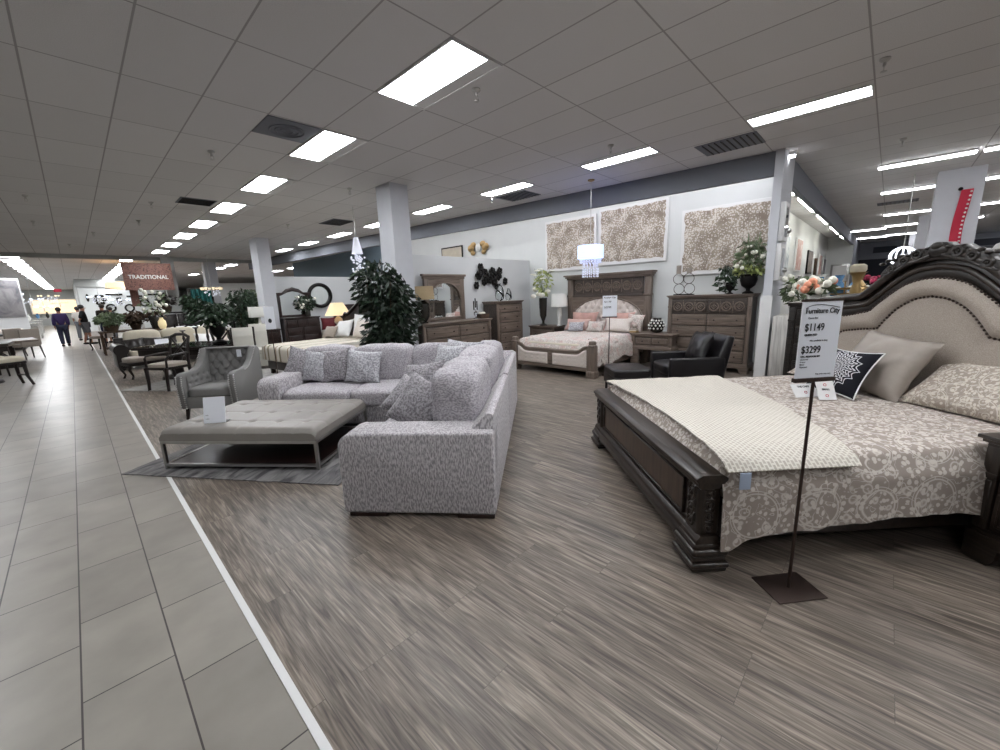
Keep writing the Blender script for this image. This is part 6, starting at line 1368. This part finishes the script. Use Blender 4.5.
# ================================================================== PEOPLE
def skin(name, verts, edges, rad, mat, parent, root=0, sub=2):
    me = bpy.data.meshes.new(name); me.from_pydata(verts, edges, []); o = bpy.data.objects.new(name, me); COL.objects.link(o)
    o.modifiers.new('skin', 'SKIN'); sv = me.skin_vertices
    if not sv:
        bm = bmesh.new(); bm.from_mesh(me); bm.verts.layers.skin.verify(); bm.to_mesh(me); bm.free(); sv = me.skin_vertices
    for i, r in enumerate(rad):
        sv[0].data[i].radius = (r, r) if not isinstance(r, tuple) else r; sv[0].data[i].use_root = (i == root)
    s_ = o.modifiers.new('sub', 'SUBSURF'); s_.levels = sub; s_.render_levels = sub
    me.materials.append(M[mat]); o.parent = parent; return o
def person(label, x, y, rz, top, bottom, h=1.68, short=True, stride=.12, la=(-.05, 0), ra=(.05, 0), cover=False):
    """faces local -y ; la / ra: forward reach of each hand"""
    t = thing('person', label, 'person', (x, y, 0), rz, 'shoppers walking in the aisle'); k = h / 1.68
    P_ = {'pel': (0, 0, .92), 'wai': (0, 0, 1.06), 'che': (0, 0, 1.28), 'nec': (0, -.01, 1.44), 'hd0': (0, -.02, 1.52), 'hd1': (0, -.025, 1.62),
          'hl': (-.09, 0, .88), 'kl': (-.10, -stride * .6, .48), 'al': (-.10, -stride * .7, .08), 'tl': (-.10, -stride * .7 - .15, .03),
          'hr': (.09, 0, .88), 'kr': (.10, stride * .2, .48), 'ar': (.10, stride, .09), 'tr': (.10, stride - .14, .03),
          'sl': (-.17, 0, 1.38), 'el': (-.205, .02 + la[0] * .4, 1.12), 'wl': (-.215, -.06 + la[0], .92 + la[1]), 'fl': (-.215, -.10 + la[0] * 1.15, .84 + la[1]),
          'sr': (.17, 0, 1.38), 'er': (.205, .02 + ra[0] * .4, 1.12), 'wr': (.215, -.06 + ra[0], .92 + ra[1]), 'fr': (.215, -.10 + ra[0] * 1.15, .84 + ra[1])}
    N_ = list(P_); V = [tuple(c * k for c in P_[n_]) for n_ in N_]; ix = {n_: i for i, n_ in enumerate(N_)}
    E_ = [('pel', 'wai'), ('wai', 'che'), ('che', 'nec'), ('nec', 'hd0'), ('hd0', 'hd1'), ('pel', 'hl'), ('hl', 'kl'), ('kl', 'al'), ('al', 'tl'), ('pel', 'hr'), ('hr', 'kr'), ('kr', 'ar'), ('ar', 'tr'), ('che', 'sl'), ('sl', 'el'), ('el', 'wl'), ('wl', 'fl'), ('che', 'sr'), ('sr', 'er'), ('er', 'wr'), ('wr', 'fr')]
    R_ = {'pel': (.14, .10), 'wai': (.12, .09), 'che': (.15, .10), 'nec': .05, 'hd0': (.075, .085), 'hd1': (.07, .08), 'hl': .085, 'kl': .055, 'al': .038, 'tl': .03, 'hr': .085, 'kr': .055, 'ar': .038, 'tr': .03, 'sl': .055, 'el': .038, 'wl': .026, 'fl': .028, 'sr': .055, 'er': .038, 'wr': .026, 'fr': .028}
    sc = lambda r, g: tuple((q + g) * k for q in r) if isinstance(r, tuple) else (r + g) * k
    skin('body', V, [(ix[a], ix[b]) for a, b in E_], [sc(R_[n_], 0) for n_ in N_], 'skin', t)
    def sub_(names, nm, mat, g, cut=None):
        vv = [V[ix[n_]] for n_ in names]; 
        if cut:
            for n_, (a, b, f) in cut.items(): i = names.index(n_); vv[i] = tuple(V[ix[a]][q] * (1 - f) + V[ix[b]][q] * f for q in range(3))
        ee = [(names.index(a), names.index(b)) for a, b in E_ if a in names and b in names]
        skin(nm, vv, ee, [sc(R_[n_], g) for n_ in names], mat, t)
    sub_(['pel', 'wai', 'che', 'sl', 'el', 'sr', 'er'] + (['wl', 'wr', 'hl', 'hr'] if cover else []), 'shirt', top, .042)
    sub_(['pel', 'hl', 'kl', 'hr', 'kr'] + ([] if short else ['al', 'ar']), 'shorts' if short else 'trousers', bottom, .034)
    MB().ball((0, .012 * k, 1.635 * k), (.095 * k, .105 * k, .10 * k), 16).build('hair', 'hair', t, 80)
    m_ = MB(); m_.ball((0, -.118 * k, 1.575 * k), (.014, .02, .022), 8); m_.ball((-.035, -.10 * k, 1.60 * k), (.012, .008, .008), 8); m_.ball((.035, -.10 * k, 1.60 * k), (.012, .008, .008), 8); m_.ball((0, -.105 * k, 1.535 * k), (.024, .008, .007), 8); m_.build('face', 'skin', t, 80)
    for sx, a_ in ((-1, 'fl'), (1, 'fr')):
        c = Vector(V[ix[a_]]); m_ = MB()
        for q in range(4): m_.tube([c + Vector((.0, -.022 + .015 * q, -.01)), c + Vector((0, -.026 + .016 * q, -.06 - .01 * (q in (1, 2)))), c + Vector((-sx * .012, -.026 + .015 * q, -.09 - .012 * (q in (1, 2)))),], [.009, .008, .006], 6)
        m_.tube([c + Vector((-sx * .01, -.03, .0)), c + Vector((-sx * .02, -.05, -.03)), c + Vector((-sx * .02, -.055, -.055))], [.010, .009, .007], 6); m_.build('fingers', 'skin', t, 80)
    for a_, b_ in (('al', 'tl'), ('ar', 'tr')): p = Vector(V[ix[a_]]); MB().puffy((p.x, p.y - .07 * k, .045), (.048, .14, .045), 3, 6).build('shoe', 'cloth_black', t, 80)
    return t
person('shopper in a long purple shirt walking away in the middle of the aisle', -.42, 26.2, PI + .1, 'cloth_purple', 'cloth_navy', 1.66, False, .14, cover=True)
person('shopper in a black shirt and grey shorts looking at furniture', .30, 26.3, PI * .5, 'cloth_black', 'cloth_grey', 1.74, True, .12, (.22, .12), (.15, .1))
person('shopper in a black shirt with dark shorts beside the carved chair', .95, 26.0, PI * 1.1, 'cloth_black', 'cloth_navy', 1.74, True, .06, (.1, .05), (.26, .2))
person('shopper in a white shirt behind the black shirted one', .18, 30.0, PI * .9, 'cloth_white', 'cloth_grey', 1.68, False, .1)
person('distant shopper in a black shirt near the display wall', 1.35, 29.0, PI * 1.2, 'cloth_black', 'cloth_grey', 1.6, False, .1)

# ================================================================== RIGHT NICHE AND FAR RIGHT
def wall_art(label, x, z0, z1, w_, mat, fr='white'):
    t = thing('framed_art', label, 'painting', (x, 2.345, (z0 + z1) / 2), 0, 'pictures on the niche wall'); h = (z1 - z0) / 2; B(-w_ / 2, w_ / 2, -.05, 0, -h, h, .006).build('frame', fr, t); B(-w_ / 2 + .05, w_ / 2 - .05, -.056, -.048, -h + .05, h - .05).build('picture', mat, t)
wall_art('tall dark framed mirror picture nearest on the niche wall', 12.2, 1.4, 2.75, 1.2, 'art_grey', 'black_metal')
wall_art('tall blue grey abstract on the niche wall, left', 14.6, 2.0, 3.0, 1.0, 'art_blue'); wall_art('pale abstract with pink strokes on the niche wall', 16.9, 2.0, 3.05, 1.1, 'art_pink'); wall_art('dark framed striped picture on the niche wall', 19.6, 1.95, 2.8, 1.2, 'art_dark', 'black_metal')
wall_art('narrow tan panel on the niche wall', 21.4, 1.9, 2.6, .5, 'bark', 'bark'); wall_art('pale picture right of the tan panel', 22.7, 1.9, 2.8, .9, 'art_pink'); wall_art('grey picture at the far end of the niche wall', 24.2, 1.8, 2.7, .9, 'art_grey', 'chrome'); wall_art('small picture below the pink abstract', 17.4, 1.4, 1.9, .7, 'art_grey')
em = thing('framed_art', 'grey framed white picture on the end wall of the niche', 'painting', (24.99, 1.78, 0), FX); B(-.33, .33, -.06, 0, 1.6, 2.42, .01).build('frame', 'chrome', em); B(-.26, .26, -.066, -.058, 1.67, 2.35).build('picture', 'white', em)
plinth('long display table of glass and flowers behind the carved headboard', 11.2, .75, 3.4, 1.0, 1.25, 'walnut')
plinth('second display table of red flowers further right', 13.6, .0, 2.2, .8, 1.05, 'walnut')
gb_ = 'glassware on the display table behind the headboard'
rr = random.Random(5)
for i in range(9):
    x = 10.0 + .30 * i; y = 1.0 + .02 * i - .30 * (i % 3); s_ = rr.uniform(.8, 1.25); mt = ['blue_glass', 'blue_glass', 'gold', 'ceramic_white'][i % 4]
    t = thing('display_vase', '%s ornament vase, %s along the display table behind the headboard' % ({'blue_glass': 'blue', 'gold': 'gold', 'ceramic_white': 'white'}[mt], ORD[i]), 'vase', (x, y, 1.252), 0, gb_); MB().lathe([(.05 * s_, 0), (.11 * s_, .10 * s_), (.09 * s_, .24 * s_), (.04 * s_, .32 * s_), (.07 * s_, .42 * s_)], n=18).build('body', mt, t)
    m_ = MB(); [m_.torus((0, 0, .12 * s_ + .06 * q), .115 * s_ - .01 * q, .012, 'z', 16, 6) for q in range(3)]; m_.build('banding', mt, t)
for i, (x, y, z) in enumerate(((10.2, .62, 1.252), (10.9, .45, 1.252))):
    t = thing('tray_stand', ['gold tiered tray with white dishes on the display table, left', 'gold tiered tray with white dishes on the display table, right'][i], 'tray', (x, y, z)); m_ = MB(); [m_.lathe([(.05, .1 * q), (.26 - .05 * q, .1 * q + .01), (.27 - .05 * q, .1 * q + .04), (.25 - .05 * q, .1 * q + .03)], n=22) for q in range(3)]; m_.cyl((0, 0, 0), (0, 0, .36), .012); m_.build('tiers', 'gold', t); m_ = MB(); [m_.ball((.12 * math.cos(q), .12 * math.sin(q), .04 + .1 * (q % 3)), (.06, .06, .03), 8) for q in range(7)]; m_.build('dishes', 'ceramic_white', t)
hc_ = thing('column_ornament', 'ornate gold pedestal with a cream bowl left of the carved headboard', 'ornament', (9.75, .44, 1.252)); hc_.scale = (.72, .72, .72); MB().lathe([(.16, 0), (.16, .05), (.08, .10), (.12, .25), (.07, .42), (.11, .62), (.16, .68), (.20, .70)], n=20).build('pedestal', 'gold', hc_); MB().lathe([(.14, .70), (.17, .76), (.16, .86), (.10, .90)], n=20).build('bowl', 'cream', hc_)
for i, (x, y) in enumerate(((12.6, .25), (13.1, .0), (13.7, .15), (14.3, -.1), (13.4, -.25))):
    low_plant('crimson flower bunch, %s from the left on the far display table' % ORD[i], x, y, 1.05, .36, .62, 'leaf', 60, .09, 80 + i, 'magenta')
# flowers on the dark chest and on the plinth
cb = low_plant('bouquet of peach and white flowers on the dark chest behind the sign', 6.52, .66, 1.362, .20, .26, 'leaf_mid', 60, .06, 91, 'petal', 'ceramic_white')
m_ = MB(); rr = random.Random(3); [m_.ball((rr.uniform(-.16, .18), rr.uniform(-.16, .16), rr.uniform(.12, .27)), .05, 8) for _ in range(9)]; m_.build('peach_blossoms', 'peach', cb)
cv2 = low_plant('loose grey green foliage with white blooms on the whitewashed plinth', 8.25, 1.08, 1.082, .24, .60, 'leaf_mid', 190, .06, 92, 'petal', 'ceramic_white')
gd2 = thing('tray_stand', 'low gold tray of trinkets at the right end of the dark chest', 'tray', (6.6, .12, 1.362)); m_ = MB(); m_.lathe([(.10, 0), (.20, .02), (.21, .05), (.19, .04)], n=22); m_.build('tray', 'gold', gd2); m_ = MB(); [m_.ball((.1 * math.cos(q), .1 * math.sin(q), .06), .035, 8) for q in range(6)]; m_.build('trinkets', 'linen_light', gd2)
# crystal globe pendant
gp_ = thing('globe_pendant', 'lit crystal ring globe pendant left of the headboard crest', 'pendant lamp', (12.0, -.12, 2.08)); m_ = MB()
for k in range(6):
    a = k * PI / 6; pts = [(.20 * math.cos(q * PI / 14) * math.cos(a), .20 * math.cos(q * PI / 14) * math.sin(a), .18 * math.sin(q * PI / 14)) for q in range(28)]; m_.tube(pts, .013, 6, True)
m_.build('crystal_rings', 'globe_lit',  gp_); MB().cyl((0, 0, .18), (0, 0, H - 2.08), .010).build('rod', 'chrome', gp_); MB().ball((0, 0, 0), .05, 12).build('bulb', 'crystal_lit',  gp_)
# red ribbon on the column
rb_ = thing('red_ribbon', 'long red beaded ribbon hanging on the white column', 'ribbon', (12.14, -.84, 0)); MB().grid(lambda a, b: (-.015 - .02 * math.sin(b * 9), -.09 + .16 * a + .03 * math.sin(b * 4), 1.9 + 1.35 * b), 6, 40, .01).build('ribbon', 'red', rb_); m_ = MB(); [m_.ball((-.045, -.06 + .03 * math.sin(4 * q / 16), 2.0 + 1.2 * q / 16), .018, 8) for q in range(17)]; m_.build('beads', 'ceramic_white', rb_); MB().ball((-.02, .06, 3.27), .035, 8).build('hook', 'black_metal', rb_)
wl = thing('pendant_shade', 'wide white pendant shade just behind the headboard crest', 'pendant lamp', (10.2, -1.42, 0)); MB().lathe([(.32, 2.02), (.28, 2.10), (.10, 2.18), (.02, 2.19)], n=28).build('shade', 'white', wl); MB().cyl((0, 0, 2.18), (0, 0, H), .008).build('cord', 'chrome', wl)
sc2 = thing('wall_screen', 'blue glowing screen on the navy wall at the right edge', 'screen', (29.9, -3.55, 0)); B(-.06, 0, -.8, .8, 1.9, 2.8, .01).build('frame', 'black_metal', sc2); B(-.065, -.06, -.75, .75, 1.95, 2.75).build('panel', shiny_emit('blue_screen', (70, 120, 150), .6), sc2)
for i, y in enumerate((.4, -3.0)): t = thing('wall_speaker', ['grey box on the band above the navy wall, left', 'grey box on the band above the navy wall, right'][i], 'wall box', (29.9, y, 0)); B(-.2, 0, -.5, .5, 3.0, 3.4, .01).build('housing', 'soffit', t); B(-.21, -.2, -.45, .45, 3.05, 3.35).build('grille', 'navy', t)
